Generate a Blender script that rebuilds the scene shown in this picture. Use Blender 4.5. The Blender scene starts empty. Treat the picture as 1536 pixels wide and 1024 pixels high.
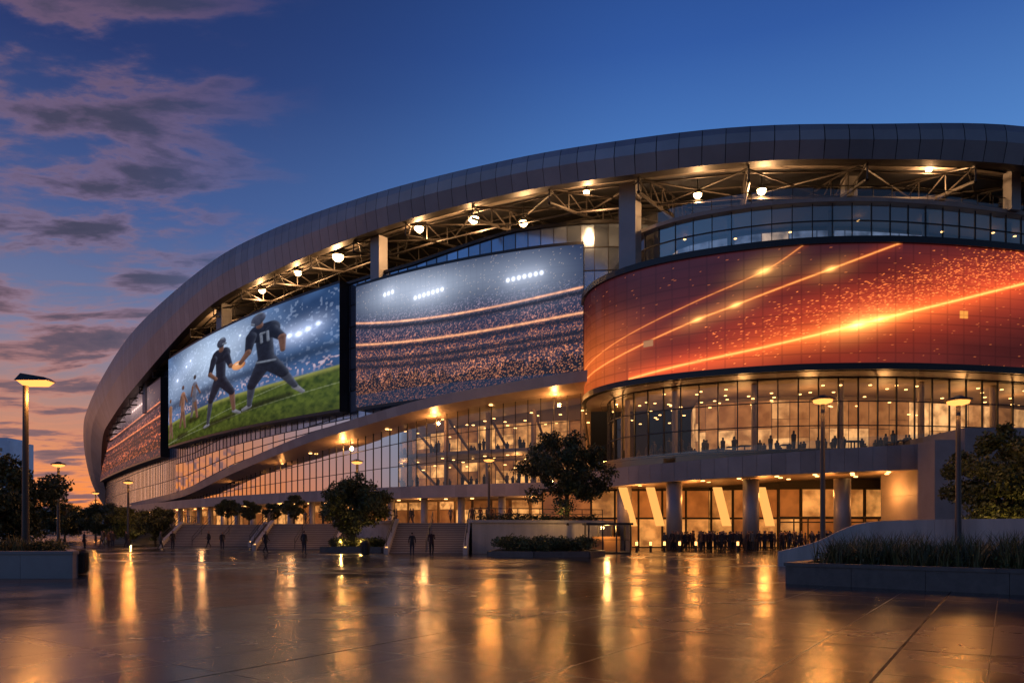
import bpy, math, random
import numpy as np
from mathutils import Vector, Matrix
random.seed(7); rng=np.random.default_rng(7)
scene=bpy.context.scene
scene.view_settings.view_transform='Standard'; scene.view_settings.look='None'; scene.view_settings.exposure=0; scene.view_settings.gamma=1
# ------------------------------------------------------------------ helpers
def link(o): scene.collection.objects.link(o); return o
def empty(name):
    e=bpy.data.objects.new(name,None); return link(e)
class MB:
    def __init__(s): s.v=[];s.f=[];s.m=[]
    def quad(s,a,b,c,d,m=0):
        n=len(s.v); s.v+= [tuple(a),tuple(b),tuple(c),tuple(d)]; s.f.append((n,n+1,n+2,n+3)); s.m.append(m)
    def poly(s,pts,m=0):
        n=len(s.v); s.v+=[tuple(p) for p in pts]; s.f.append(tuple(range(n,n+len(pts)))); s.m.append(m)
    def hexa(s,p,m=0):
        n=len(s.v); s.v+=[tuple(q) for q in p]
        for f in ((3,2,1,0),(4,5,6,7),(0,1,5,4),(1,2,6,5),(2,3,7,6),(3,0,4,7)):
            s.f.append(tuple(n+i for i in f)); s.m.append(m)
    def box(s,x0,x1,y0,y1,z0,z1,m=0):
        s.hexa([(x0,y0,z0),(x1,y0,z0),(x1,y1,z0),(x0,y1,z0),(x0,y0,z1),(x1,y0,z1),(x1,y1,z1),(x0,y1,z1)],m)
    def beam(s,a,b,w,z0,z1,m=0):
        a=np.array(a[:2],float); b=np.array(b[:2],float); t=b-a; L=np.linalg.norm(t)
        if L<1e-6: return
        n=np.array([-t[1],t[0]])/L*w/2
        q=[a-n,b-n,b+n,a+n]
        s.hexa([(*p,z0) for p in q]+[(*p,z1) for p in q],m)
    def post(s,p,t,w,d,z0,z1,m=0):
        p=np.array(p[:2],float); t=np.array(t[:2],float); t/=np.linalg.norm(t); n=np.array([-t[1],t[0]])
        q=[p-t*w/2-n*d/2,p+t*w/2-n*d/2,p+t*w/2+n*d/2,p-t*w/2+n*d/2]
        s.hexa([(*k,z0) for k in q]+[(*k,z1) for k in q],m)
    def tube(s,a,b,r0,r1=None,n=8,m=0,caps=True):
        if r1 is None: r1=r0
        a=Vector(a);b=Vector(b);d=(b-a)
        if d.length<1e-6: return
        d.normalize(); u=d.orthogonal().normalized(); w=d.cross(u); k=len(s.v)
        for c,r in ((a,r0),(b,r1)):
            for i in range(n):
                t=2*math.pi*i/n; s.v.append(tuple(c+u*math.cos(t)*r+w*math.sin(t)*r))
        for i in range(n):
            j=(i+1)%n; s.f.append((k+i,k+j,k+n+j,k+n+i)); s.m.append(m)
        if caps:
            s.f.append(tuple(k+i for i in range(n))[::-1]); s.m.append(m)
            s.f.append(tuple(k+n+i for i in range(n))); s.m.append(m)
    def rev(s,c,prof,n=20,m=0):
        k=len(s.v)
        for r,z in prof:
            for i in range(n):
                t=2*math.pi*i/n; s.v.append((c[0]+r*math.cos(t),c[1]+r*math.sin(t),c[2]+z))
        for j in range(len(prof)-1):
            for i in range(n):
                i2=(i+1)%n; s.f.append((k+j*n+i,k+j*n+i2,k+(j+1)*n+i2,k+(j+1)*n+i)); s.m.append(m)
    def strip(s,A,B,m=0):
        for i in range(len(A)-1): s.quad(A[i],A[i+1],B[i+1],B[i],m)
    def build(s,name,mats,parent=None,smooth=False):
        me=bpy.data.meshes.new(name); me.from_pydata(s.v,[],s.f)
        for mt in mats: me.materials.append(mt)
        me.polygons.foreach_set('material_index',s.m)
        if smooth: me.polygons.foreach_set('use_smooth',[True]*len(s.f))
        me.update(); o=bpy.data.objects.new(name,me); link(o)
        if parent: o.parent=parent
        return o
def catmull(P,n=12):
    P=np.array(P,float); out=[]
    Q=np.vstack([2*P[0]-P[1],P,2*P[-1]-P[-2]])
    for i in range(1,len(Q)-2):
        for k in range(n):
            t=k/n
            out.append(.5*((2*Q[i])+(-Q[i-1]+Q[i+1])*t+(2*Q[i-1]-5*Q[i]+4*Q[i+1]-Q[i+2])*t*t+(-Q[i-1]+3*Q[i]-3*Q[i+1]+Q[i+2])*t**3))
    out.append(P[-1]); return np.array(out)
def resample(P,sp):
    d=np.r_[0,np.cumsum(np.linalg.norm(np.diff(P[:,:2],axis=0),axis=1))]
    n=max(2,int(round(d[-1]/sp))+1); s=np.linspace(0,d[-1],n)
    return np.stack([np.interp(s,d,P[:,k]) for k in range(P.shape[1])],1)
def normals(P,C):
    t=np.gradient(P[:,:2],axis=0); t/=np.linalg.norm(t,axis=1)[:,None]+1e-9
    n=np.stack([-t[:,1],t[:,0]],1); sgn=np.sign(((P[:,:2]-np.array(C))*n).sum(1)); return n*sgn[:,None]
def off(P,d,C):
    Q=P.copy(); Q[:,:2]+=normals(P,C)*d; return Q
def z3(P,z):
    z=np.broadcast_to(z,(len(P),)); return np.stack([P[:,0],P[:,1],z],1)
def ribbon(mb,P,z0,z1,th,C,m=0):
    B=off(P,-th,C); a=z3(P,z0);b=z3(P,z1);c=z3(B,z1);d=z3(B,z0)
    mb.strip(a,b,m);mb.strip(b,c,m);mb.strip(c,d,m);mb.strip(d,a,m)
    for i in (0,-1): mb.quad(a[i],b[i],c[i],d[i],m)
# ------------------------------------------------------------------ materials
def nosample(m):
    try: m.cycles.emission_sampling='NONE'
    except Exception: pass
    return m
def mat(name,col,rough=.6,metal=0,emi=None,es=0,var=0,scale=3,bump=0,island=0,spec=.5,streak=False):
    m=bpy.data.materials.new(name); m.use_nodes=True; nt=m.node_tree; N=nt.nodes; L=nt.links
    p=N['Principled BSDF']; p.inputs['Base Color'].default_value=(*col,1); p.inputs['Roughness'].default_value=rough
    p.inputs['Metallic'].default_value=metal; p.inputs['Specular IOR Level'].default_value=spec
    if emi: p.inputs['Emission Color'].default_value=(*emi,1); p.inputs['Emission Strength'].default_value=es
    src=None
    if var or bump:
        tc=N.new('ShaderNodeTexCoord'); mp=N.new('ShaderNodeMapping'); L.new(tc.outputs['Object'],mp.inputs[0])
        if streak: mp.inputs['Scale'].default_value=(1,1,.12)
        nz=N.new('ShaderNodeTexNoise'); nz.inputs['Scale'].default_value=scale; nz.inputs['Detail'].default_value=8; nz.inputs['Roughness'].default_value=.65
        L.new(mp.outputs[0],nz.inputs['Vector'])
        if bump:
            b=N.new('ShaderNodeBump'); b.inputs['Strength'].default_value=bump; b.inputs['Distance'].default_value=.03
            L.new(nz.outputs['Fac'],b.inputs['Height']); L.new(b.outputs[0],p.inputs['Normal'])
        if var:
            mr=N.new('ShaderNodeMapRange'); mr.inputs[1].default_value=.3; mr.inputs[2].default_value=.7
            mr.inputs[3].default_value=1-var; mr.inputs[4].default_value=1+var; L.new(nz.outputs['Fac'],mr.inputs[0]); src=mr.outputs[0]
    if island:
        g=N.new('ShaderNodeNewGeometry'); mr=N.new('ShaderNodeMapRange'); mr.inputs[3].default_value=1-island; mr.inputs[4].default_value=1+island
        L.new(g.outputs['Random Per Island'],mr.inputs[0])
        if src is not None:
            mu=N.new('ShaderNodeMath'); mu.operation='MULTIPLY'; L.new(src,mu.inputs[0]); L.new(mr.outputs[0],mu.inputs[1]); src=mu.outputs[0]
        else: src=mr.outputs[0]
    if src is not None:
        vm=N.new('ShaderNodeVectorMath'); vm.operation='SCALE'; vm.inputs[0].default_value=col; L.new(src,vm.inputs['Scale']); L.new(vm.outputs[0],p.inputs['Base Color'])
    return m
def emis(name,col,s):
    m=bpy.data.materials.new(name); m.use_nodes=True; nt=m.node_tree; nt.nodes.clear()
    e=nt.nodes.new('ShaderNodeEmission'); o=nt.nodes.new('ShaderNodeOutputMaterial'); e.inputs[0].default_value=(*col,1); e.inputs[1].default_value=s
    nt.links.new(e.outputs[0],o.inputs[0]); return nosample(m)
def glassmat(name,tint=(.8,.85,.9),rmin=.06,wav=.02):
    m=bpy.data.materials.new(name); m.use_nodes=True; nt=m.node_tree; N=nt.nodes; L=nt.links; N.clear()
    t=N.new('ShaderNodeBsdfTransparent'); t.inputs[0].default_value=(*tint,1); g=N.new('ShaderNodeBsdfGlossy'); g.inputs['Roughness'].default_value=.03
    f=N.new('ShaderNodeFresnel'); f.inputs[0].default_value=1.45; a=N.new('ShaderNodeMath'); a.operation='ADD'; a.inputs[1].default_value=rmin
    mx=N.new('ShaderNodeMixShader'); o=N.new('ShaderNodeOutputMaterial')
    geo=N.new('ShaderNodeNewGeometry'); wn=N.new('ShaderNodeTexWhiteNoise'); wn.noise_dimensions='1D'; L.new(geo.outputs['Random Per Island'],wn.inputs['W'])
    s=N.new('ShaderNodeVectorMath'); s.operation='SUBTRACT'; s.inputs[1].default_value=(.5,.5,.5); L.new(wn.outputs['Color'],s.inputs[0])
    sc=N.new('ShaderNodeVectorMath'); sc.operation='SCALE'; sc.inputs['Scale'].default_value=wav; L.new(s.outputs[0],sc.inputs[0])
    ad=N.new('ShaderNodeVectorMath'); L.new(geo.outputs['Normal'],ad.inputs[0]); L.new(sc.outputs[0],ad.inputs[1]); L.new(ad.outputs[0],g.inputs['Normal'])
    L.new(f.outputs[0],a.inputs[0]); L.new(a.outputs[0],mx.inputs[0]); L.new(t.outputs[0],mx.inputs[1]); L.new(g.outputs[0],mx.inputs[2]); L.new(mx.outputs[0],o.inputs[0]); return m
def glowpanel(name,c0,c1,s0,s1,scale=1.2,dark=.35):  # emission painted per panel stands in for room lighting
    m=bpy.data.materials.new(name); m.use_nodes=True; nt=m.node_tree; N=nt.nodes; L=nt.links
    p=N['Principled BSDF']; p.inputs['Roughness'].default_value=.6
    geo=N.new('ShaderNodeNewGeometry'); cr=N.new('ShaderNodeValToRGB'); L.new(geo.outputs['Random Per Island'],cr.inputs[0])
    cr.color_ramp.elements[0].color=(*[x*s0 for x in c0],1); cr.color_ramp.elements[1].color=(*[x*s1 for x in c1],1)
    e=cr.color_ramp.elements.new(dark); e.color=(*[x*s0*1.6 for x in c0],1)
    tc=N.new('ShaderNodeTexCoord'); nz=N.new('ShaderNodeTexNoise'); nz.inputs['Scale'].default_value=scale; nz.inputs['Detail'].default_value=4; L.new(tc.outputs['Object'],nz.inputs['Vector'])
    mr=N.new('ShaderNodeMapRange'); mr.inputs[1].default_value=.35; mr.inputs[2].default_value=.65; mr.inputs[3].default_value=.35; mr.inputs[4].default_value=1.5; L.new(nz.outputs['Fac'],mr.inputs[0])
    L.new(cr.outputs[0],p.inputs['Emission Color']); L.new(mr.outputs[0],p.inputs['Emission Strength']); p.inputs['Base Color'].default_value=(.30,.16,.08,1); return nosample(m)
M_rim=mat('brushed_metal_cladding',(.27,.285,.33),.45,.45,var=.12,scale=.25,island=.09)
M_rimlow=mat('soffit_metal',(.34,.26,.21),.45,.3,island=.1)
M_dark=mat('dark_frame',(.018,.018,.022),.4,.2)
M_steel=mat('truss_steel',(.05,.043,.04),.5,.3)
M_ceil=mat('roof_decking',(.18,.155,.135),.6,.1,island=.35)
M_conc=mat('concrete',(.34,.30,.28),.65,var=.25,scale=.8,bump=.15)
M_riser_shade=mat('riser_painted_shade',(.16,.135,.12),.7)  # darker than the treads: step shading painted into the riser colour
M_concp=mat('concrete_panel',(.27,.24,.235),.55,var=.15,scale=.5,island=.12)
M_white=mat('pale_concrete_wall',(.42,.39,.37),.65,var=.22,scale=1.1,bump=.1,streak=True)
M_stone=mat('planter_stone',(.09,.08,.078),.5,var=.3,scale=2.5,bump=.2)
M_soil=mat('soil',(.03,.02,.015),.9,bump=.5,scale=8,var=.3)
M_pgl=mat('facade_glass_opaque',(.28,.35,.48),.16,.7,island=.4,spec=.8)
M_mull=mat('mullion_metal',(.030,.028,.03),.45,.4)
M_glass=glassmat('clear_glass',(.88,.88,.88),.02)
M_glassb=glassmat('sky_glass',(.75,.82,.9),.22,.05)
M_rail=glassmat('railing_glass',(.85,.88,.9),.08,.01)
M_col=mat('column_cladding',(.27,.26,.27),.5,.2,var=.1,scale=.6)
M_glow=glowpanel('painted_room_glow',(1,.36,.09),(1,.47,.14),.13,1.0,dark=.3)  # back walls glow by themselves in place of lit rooms
M_glow2=glowpanel('painted_lobby_glow',(1,.42,.13),(1,.52,.19),.14,.95,.9)
M_glowd=glowpanel('painted_dim_glow',(1,.34,.08),(1,.45,.13),.07,.85,1.5,.4)
M_down=emis('downlight_lens',(1,.50,.15),6)
M_flood=emis('floodlight_lens',(1,.60,.25),30)
M_lampL=emis('lamp_lens',(1,.36,.08),2.2)
M_fin=emis('fin_painted_glow',(1,.42,.10),1.25)
M_slab=mat('interior_slab',(.22,.16,.12),.6)
M_blk=mat('dark_interior_objects',(.02,.015,.012),.7)
M_post=mat('lamp_post_metal',(.06,.055,.055),.45,.5)
M_bark=mat('bark',(.06,.045,.03),.9,bump=.6,scale=14,var=.3)
def leafmat(name,c): return mat(name,c,.55,island=.6)
M_leaf=leafmat('foliage',(.06,.075,.02)); M_leafd=leafmat('foliage_dark',(.045,.06,.022)); M_grass=leafmat('grass_blades',(.11,.10,.035))
def light(name,loc,E,col=(1,.50,.18),r=.25,parent=None,kind='POINT'):
    l=bpy.data.lights.new(name,kind); l.energy=E; l.color=col
    l.shadow_soft_size=r
    o=bpy.data.objects.new(name,l); o.location=loc; link(o)
    if parent: o.parent=parent
    return o
# ------------------------------------------------------------------ world
w=bpy.data.worlds.new('World'); scene.world=w; w.use_nodes=True; nt=w.node_tree; N=nt.nodes; L=nt.links; N.clear()
def math_(op,a,b=None,clamp=False):
    n=N.new('ShaderNodeMath'); n.operation=op; n.use_clamp=clamp
    for i,x in enumerate((a,b)):
        if x is None: continue
        if isinstance(x,(int,float)): n.inputs[i].default_value=x
        else: L.new(x,n.inputs[i])
    return n.outputs[0]
tc=N.new('ShaderNodeTexCoord'); sp=N.new('ShaderNodeSeparateXYZ'); L.new(tc.outputs['Generated'],sp.inputs[0])
X,Y,Z=sp.outputs
zf=math_('DIVIDE',math_('MAXIMUM',Z,0),.7)
def ramp(f,els):
    r=N.new('ShaderNodeValToRGB'); L.new(f,r.inputs[0]); cr=r.color_ramp
    cr.elements[0].position=els[0][0]; cr.elements[0].color=(*els[0][1],1); cr.elements[1].position=els[-1][0]; cr.elements[1].color=(*els[-1][1],1)
    for p,c in els[1:-1]: e=cr.elements.new(p); e.color=(*c,1)
    return r.outputs[0]
k=1/.7
warm=ramp(zf,[(0,(.95,.24,.035)),(.05*k,(.90,.26,.07)),(.10*k,(.62,.24,.13)),(.16*k,(.32,.21,.22)),(.24*k,(.14,.18,.33)),(.36*k,(.050,.095,.27)),(.5*k,(.016,.036,.15)),(1,(.005,.014,.065))])
cool=ramp(zf,[(0,(.30,.24,.26)),(.1*k,(.24,.28,.40)),(.2*k,(.19,.33,.58)),(.32*k,(.13,.30,.63)),(.42*k,(.075,.21,.54)),(.54*k,(.030,.10,.36)),(.65*k,(.014,.05,.22)),(1,(.006,.024,.12))])
nrm=math_('SQRT',math_('ADD',math_('MULTIPLY',X,X),math_('MULTIPLY',Y,Y)))
dt=math_('DIVIDE',math_('ADD',math_('MULTIPLY',X,-.72),math_('MULTIPLY',Y,.69)),math_('MAXIMUM',nrm,.001))
mr=N.new('ShaderNodeMapRange'); mr.interpolation_type='SMOOTHSTEP'; L.new(dt,mr.inputs[0]); mr.inputs[1].default_value=.50; mr.inputs[2].default_value=1.0
left=mr.outputs[0]
def mixc(f,a,b):
    m=N.new('ShaderNodeMix'); m.data_type='RGBA'
    if isinstance(f,float): m.inputs[0].default_value=f
    else: L.new(f,m.inputs[0])
    for i,x in ((6,a),(7,b)):
        if isinstance(x,tuple): m.inputs[i].default_value=(*x,1)
        else: L.new(x,m.inputs[i])
    return m.outputs[2]
base=mixc(left,cool,warm)
den=math_('ADD',math_('MAXIMUM',Z,0),.10)
cx=math_('DIVIDE',X,den); cy=math_('DIVIDE',Y,den)
cb=N.new('ShaderNodeCombineXYZ'); L.new(cx,cb.inputs[0]); L.new(cy,cb.inputs[1])
mp=N.new('ShaderNodeMapping'); mp.inputs['Rotation'].default_value=(0,0,.35); mp.inputs['Scale'].default_value=(1.0,1.8,1); mp.inputs['Location'].default_value=(5.3,2.2,0); L.new(cb.outputs[0],mp.inputs[0])
nz=N.new('ShaderNodeTexNoise'); nz.inputs['Scale'].default_value=1.75; nz.inputs['Detail'].default_value=11; nz.inputs['Roughness'].default_value=.60; nz.inputs['Distortion'].default_value=.3; L.new(mp.outputs[0],nz.inputs['Vector'])
mr2=N.new('ShaderNodeMapRange'); mr2.interpolation_type='SMOOTHSTEP'; L.new(dt,mr2.inputs[0]); mr2.inputs[1].default_value=.84; mr2.inputs[2].default_value=.965
dens=math_('ADD',nz.outputs['Fac'],math_('MULTIPLY',mr2.outputs[0],.08))
mr3=N.new('ShaderNodeMapRange'); mr3.interpolation_type='SMOOTHSTEP'; L.new(dens,mr3.inputs[0]); mr3.inputs[1].default_value=.50; mr3.inputs[2].default_value=.66
cf=math_('MULTIPLY',mr3.outputs[0],math_('MULTIPLY',mr2.outputs[0],.95))
ccol=ramp(dens,[(.52,(.13,.10,.19)),(.575,(.27,.145,.18)),(.61,(.12,.08,.135)),(.65,(.055,.052,.10)),(.78,(.032,.036,.075))])
lowc=ramp(dens,[(.53,(.85,.30,.15)),(.60,(.55,.20,.14)),(.66,(.19,.11,.14)),(.76,(.10,.075,.12))])
lz=N.new('ShaderNodeMapRange'); L.new(Z,lz.inputs[0]); lz.inputs[1].default_value=.30; lz.inputs[2].default_value=.10
full=mixc(cf,base,mixc(lz.outputs[0],ccol,lowc))
ant=N.new('ShaderNodeMapRange'); ant.interpolation_type='SMOOTHSTEP'; L.new(dt,ant.inputs[0]); ant.inputs[1].default_value=-.85; ant.inputs[2].default_value=0; ant.inputs[3].default_value=.38; ant.inputs[4].default_value=1
sky=N.new('ShaderNodeTexSky'); sky.sky_type='NISHITA'; sky.sun_disc=False; sky.sun_elevation=math.radians(1); sky.sun_rotation=math.radians(-46)
bg1=N.new('ShaderNodeBackground'); L.new(full,bg1.inputs[0]); L.new(ant.outputs[0],bg1.inputs[1])
bg2=N.new('ShaderNodeBackground'); L.new(sky.outputs[0],bg2.inputs[0]); bg2.inputs[1].default_value=.008
ad=N.new('ShaderNodeAddShader'); L.new(bg1.outputs[0],ad.inputs[0]); L.new(bg2.outputs[0],ad.inputs[1])
wo=N.new('ShaderNodeOutputWorld'); L.new(ad.outputs[0],wo.inputs[0])
sun=bpy.data.lights.new('sun','SUN'); sun.energy=.04; sun.angle=math.radians(12); sun.color=(1,.5,.28)
so=link(bpy.data.objects.new('sun',sun)); so.rotation_euler=Vector((.72,-.69,-.05)).to_track_quat('-Z','Y').to_euler()
# ------------------------------------------------------------------ camera
cam=bpy.data.cameras.new('camera'); co=link(bpy.data.objects.new('camera',cam)); co.location=(0,0,1.9); co.rotation_euler=(math.radians(90),0,0)
cam.lens=36*1100/1536; cam.shift_y=281/1536; cam.clip_end=6000; scene.camera=co
# ------------------------------------------------------------------ ground
def groundmat():
    m=bpy.data.materials.new('wet_paving'); m.use_nodes=True; nt=m.node_tree; N=nt.nodes; L=nt.links; p=N['Principled BSDF']
    def M(op,a,b=None,c=None,clamp=False):
        n=N.new('ShaderNodeMath'); n.operation=op; n.use_clamp=clamp
        for i,x in enumerate((a,b,c)):
            if x is None: continue
            if isinstance(x,(int,float)): n.inputs[i].default_value=x
            else: L.new(x,n.inputs[i])
        return n.outputs[0]
    tc=N.new('ShaderNodeTexCoord'); mp=N.new('ShaderNodeMapping'); mp.inputs['Rotation'].default_value=(0,0,math.radians(-56)); L.new(tc.outputs['Object'],mp.inputs[0])
    s=N.new('ShaderNodeSeparateXYZ'); L.new(mp.outputs[0],s.inputs[0])
    def line(v,per,wd,o):
        f=M('FRACT',M('DIVIDE',M('ADD',v,o),per)); d=M('MULTIPLY',M('ABSOLUTE',M('SUBTRACT',f,.5)),per)
        return M('LESS_THAN',d,wd)
    big=M('MAXIMUM',line(s.outputs[0],9.6,.020,1.3),line(s.outputs[1],7.2,.020,2.2))
    sm=M('MAXIMUM',line(s.outputs[0],2.4,.007,.1),line(s.outputs[1],2.4,.007,1.0))
    def noise(sc,det,rough=.6):
        n=N.new('ShaderNodeTexNoise'); n.inputs['Scale'].default_value=sc; n.inputs['Detail'].default_value=det; n.inputs['Roughness'].default_value=rough; L.new(tc.outputs['Object'],n.inputs['Vector']); return n.outputs['Fac']
    n1=noise(.13,5); n2=noise(1.6,9,.7); n3=noise(14,6,.7)
    jt=M('MULTIPLY',M('MAXIMUM',M('MULTIPLY',big,.85),M('MULTIPLY',sm,.45)),M('ADD',.45,M('MULTIPLY',n2,1.0)),None,True)
    wet=N.new('ShaderNodeMapRange'); wet.interpolation_type='SMOOTHSTEP'; L.new(M('ADD',n1,M('MULTIPLY',M('SUBTRACT',n2,.5),.3)),wet.inputs[0]); wet.inputs[1].default_value=.34; wet.inputs[2].default_value=.62
    mc=N.new('ShaderNodeMix'); mc.data_type='RGBA'; L.new(wet.outputs[0],mc.inputs[0]); mc.inputs[6].default_value=(.050,.046,.047,1); mc.inputs[7].default_value=(.018,.018,.021,1)
    v=N.new('ShaderNodeMapRange'); L.new(n2,v.inputs[0]); v.inputs[1].default_value=.3; v.inputs[2].default_value=.7; v.inputs[3].default_value=.55; v.inputs[4].default_value=1.4
    mm=N.new('ShaderNodeVectorMath'); mm.operation='SCALE'; L.new(mc.outputs[2],mm.inputs[0]); L.new(M('MULTIPLY',v.outputs[0],M('SUBTRACT',1,M('MULTIPLY',jt,.85))),mm.inputs['Scale']); L.new(mm.outputs[0],p.inputs['Base Color'])
    r=N.new('ShaderNodeMapRange'); L.new(wet.outputs[0],r.inputs[0]); r.inputs[3].default_value=.31; r.inputs[4].default_value=.12
    L.new(M('ADD',M('ADD',r.outputs[0],M('MULTIPLY',M('SUBTRACT',n2,.5),.28)),M('MULTIPLY',jt,.4)),p.inputs['Roughness'])
    h=M('SUBTRACT',M('ADD',M('MULTIPLY',n3,.5),M('MULTIPLY',n2,.5)),M('MULTIPLY',jt,.8))
    b=N.new('ShaderNodeBump'); b.inputs['Strength'].default_value=.27; b.inputs['Distance'].default_value=.02; L.new(h,b.inputs['Height']); L.new(b.outputs[0],p.inputs['Normal'])
    L.new(M('MULTIPLY',M('SUBTRACT',1,jt),.42),p.inputs['Specular IOR Level'])
    return m
g=MB(); g.quad((-2500,-300,0),(2500,-300,0),(2500,3500,0),(-2500,3500,0)); g.build('ground',[groundmat()])
dr=MB(); dp=catmull([(-60,60),(-34,51),(-16,38),(-6,31),(3,26.5),(9,25.8),(13,28.5)],10); dr.strip(z3(off(dp,.09,(0,200)),.004),z3(off(dp,-.09,(0,200)),.004)); dr.build('drain_channel',[mat('drain_metal',(.16,.14,.12),.35,.5)])
# ------------------------------------------------------------------ stadium
ST=empty('stadium'); C0=(0,240)
F=resample(catmull([(120,140),(90,108),(60,91),(35,84),(20,81.5),(7.7,80.8),(-6,86),(-20.5,95.8),(-42,115),(-65.5,141.8),(-95,181),(-127,229),(-138,262),(-140,300)]),1.5)
canX=[-140,-107,-73.4,-56.8,-42.6,-28,-18.7,-9.8,-2.4,4.3,7.7,200]; canZ=[7,7,7.1,7.8,10.9,12.9,14.4,15.7,16.4,16.8,17.2,17.2]
def cz(x): return np.interp(x,canX,canZ)
def curtain(P,z0,z1,rows,mg,mf,gname,fname,mw=.07,md=.14,C=C0,every=1,hw=.06):
    a=np.broadcast_to(z0,(len(P),)).astype(float); b=np.broadcast_to(z1,(len(P),)).astype(float)
    G=MB();Fm=MB(); PO=off(P,md/2+.01,C)
    for i in range(len(P)-1):
        for r in range(rows):
            t0=r/rows;t1=(r+1)/rows; e=.004
            G.quad((*P[i][:2],a[i]+(b[i]-a[i])*t0+e),(*P[i+1][:2],a[i+1]+(b[i+1]-a[i+1])*t0+e),(*P[i+1][:2],a[i+1]+(b[i+1]-a[i+1])*t1-e),(*P[i][:2],a[i]+(b[i]-a[i])*t1-e))
        for r in range(rows+1):
            t=r/rows; zA=a[i]+(b[i]-a[i])*t; zB=a[i+1]+(b[i+1]-a[i+1])*t
            p,q=PO[i],PO[i+1]
            Fm.tube((p[0],p[1],zA),(q[0],q[1],zB),hw,hw,4,caps=False)
    for i in range(0,len(P),every):
        t=P[min(i+1,len(P)-1)][:2]-P[max(i-1,0)][:2]
        Fm.post(PO[i],t,mw,md,a[i],b[i])
    G.build(gname,[mg],ST); Fm.build(fname,[mf],ST)
def visitor(K,q,z,r=random):
    h=r.choice([1.15,1.3,1.65,1.75]); K.rev((q[0],q[1],z),[(.12,0),(.2,h*.45),(.24,h*.78),(.08,h*.86),(.11,h*.93),(.07,h),(.001,h+.01)],7)
def interior(P,z0,z1,floors,depth,C,mt,name,pw=3.2,rows=(.12,.3,.5,.75)):
    I=MB(); S=MB(); D=MB(); K=MB()
    Q=resample(P,pw); B=off(Q,-depth,C); H=(z1-z0)/floors
    for f in range(floors):
        za=z0+f*H; zb=za+H
        for i in range(len(B)-1):
            a,b=B[i][:2],B[i+1][:2]; e=(b-a)*.02
            nsub=random.choice([1,2,2,3])
            for s_ in range(nsub):
                zz0=za+.3+(H-.6)*s_/nsub; zz1=za+.3+(H-.6)*(s_+1)/nsub-.05
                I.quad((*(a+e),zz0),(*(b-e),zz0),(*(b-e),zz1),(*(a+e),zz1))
        ribbon(S,off(Q,-.35,C),za-.18,za+.18,depth-.4,C)
        for k_ in rows:
            R=off(Q,-depth*k_,C)
            for i in range(0,len(R)):
                if random.random()<.8: D.rev((R[i][0]+random.uniform(-.9,.9),R[i][1],zb-.45-random.choice([0,0,.5,1.0,1.6])),[(0.001,.05),(.15,.05),(.15,0),(.001,0)],8)
        for i in range(len(Q)-1):
            if i%3==0:
                R=off(Q,-1.5,C)[i]; S.tube((R[0],R[1],za),(R[0],R[1],zb),.28,.28,10)
            for _ in range(5):
                if random.random()<.8:
                    dd=random.uniform(.8,depth-1); t=random.random(); p=off(Q,-dd,C); q=p[i]*(1-t)+p[i+1]*t
                    visitor(K,q,za+.18)
                    if random.random()<.4: K.box(q[0]+.4,q[0]+1.5,q[1]-.4,q[1]+.4,za+.85,za+.95); K.box(q[0]+.9,q[0]+1,q[1]-.05,q[1]+.05,za+.18,za+.85)
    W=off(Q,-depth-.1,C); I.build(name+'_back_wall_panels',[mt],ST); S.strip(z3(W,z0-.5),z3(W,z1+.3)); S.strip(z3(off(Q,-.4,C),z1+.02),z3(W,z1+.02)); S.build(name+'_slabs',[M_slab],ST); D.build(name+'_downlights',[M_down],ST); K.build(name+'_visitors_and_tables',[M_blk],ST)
# --- upper facade wall
topz=34-np.clip((-F[:,0]-75)/60,0,1)*3+1.4*np.clip((F[:,0]+12)/12,0,1)
curtain(F,cz(F[:,0])+.3,topz,7,M_pgl,M_mull,'facade_panels','facade_mullions',mw=.07,md=.06)
par=MB(); ribbon(par,off(F,.25,C0),topz,topz+.35,.6,C0); par.build('parapet_coping',[M_mull],ST)
mk=(F[:,0]<-20)&(F[:,0]>-62)
Fs=F[mk]; zlo=cz(Fs[:,0])+1.2; zhi=np.maximum(cz(Fs[:,0])*.35+11.2,zlo+.2)
curtain(off(Fs,1.2,C0),zlo,zhi,2,M_glass,M_mull,'gallery_glazing','gallery_mullions',mw=.06,md=.05,every=2)
gl=MB(); a_=off(Fs,.25,C0); gd=MB()
for i in range(len(Fs)-1):
    p,q=a_[i][:2],a_[i+1][:2]; q2=p+(q-p)*.95
    for s_ in range(2):
        zA=zlo[i]+.15+(zhi[i]-zlo[i]-.3)*s_/2; zB=zlo[i]+.15+(zhi[i]-zlo[i]-.3)*(s_+1)/2-.08; zC=zlo[i+1]+.15+(zhi[i+1]-zlo[i+1]-.3)*s_/2; zD=zlo[i+1]+.15+(zhi[i+1]-zlo[i+1]-.3)*(s_+1)/2-.08
        gl.quad((*p,zA),(*q2,zC),(*q2,zD),(*p,zB))
        if random.random()<.35: gd.rev((*((p+a_[i][:2])/2+normals(a_,C0)[i]*.4),zB-.15),[(.001,0),(.14,0),(.14,.05)],6)
gl.build('gallery_back_wall',[glowpanel('painted_gallery_glow',(.10,.13,.22),(1,.45,.14),.5,.6,1.5,.6)],ST); gd.build('gallery_downlights',[M_down],ST)  # gallery room light painted as emission on the back wall
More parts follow.
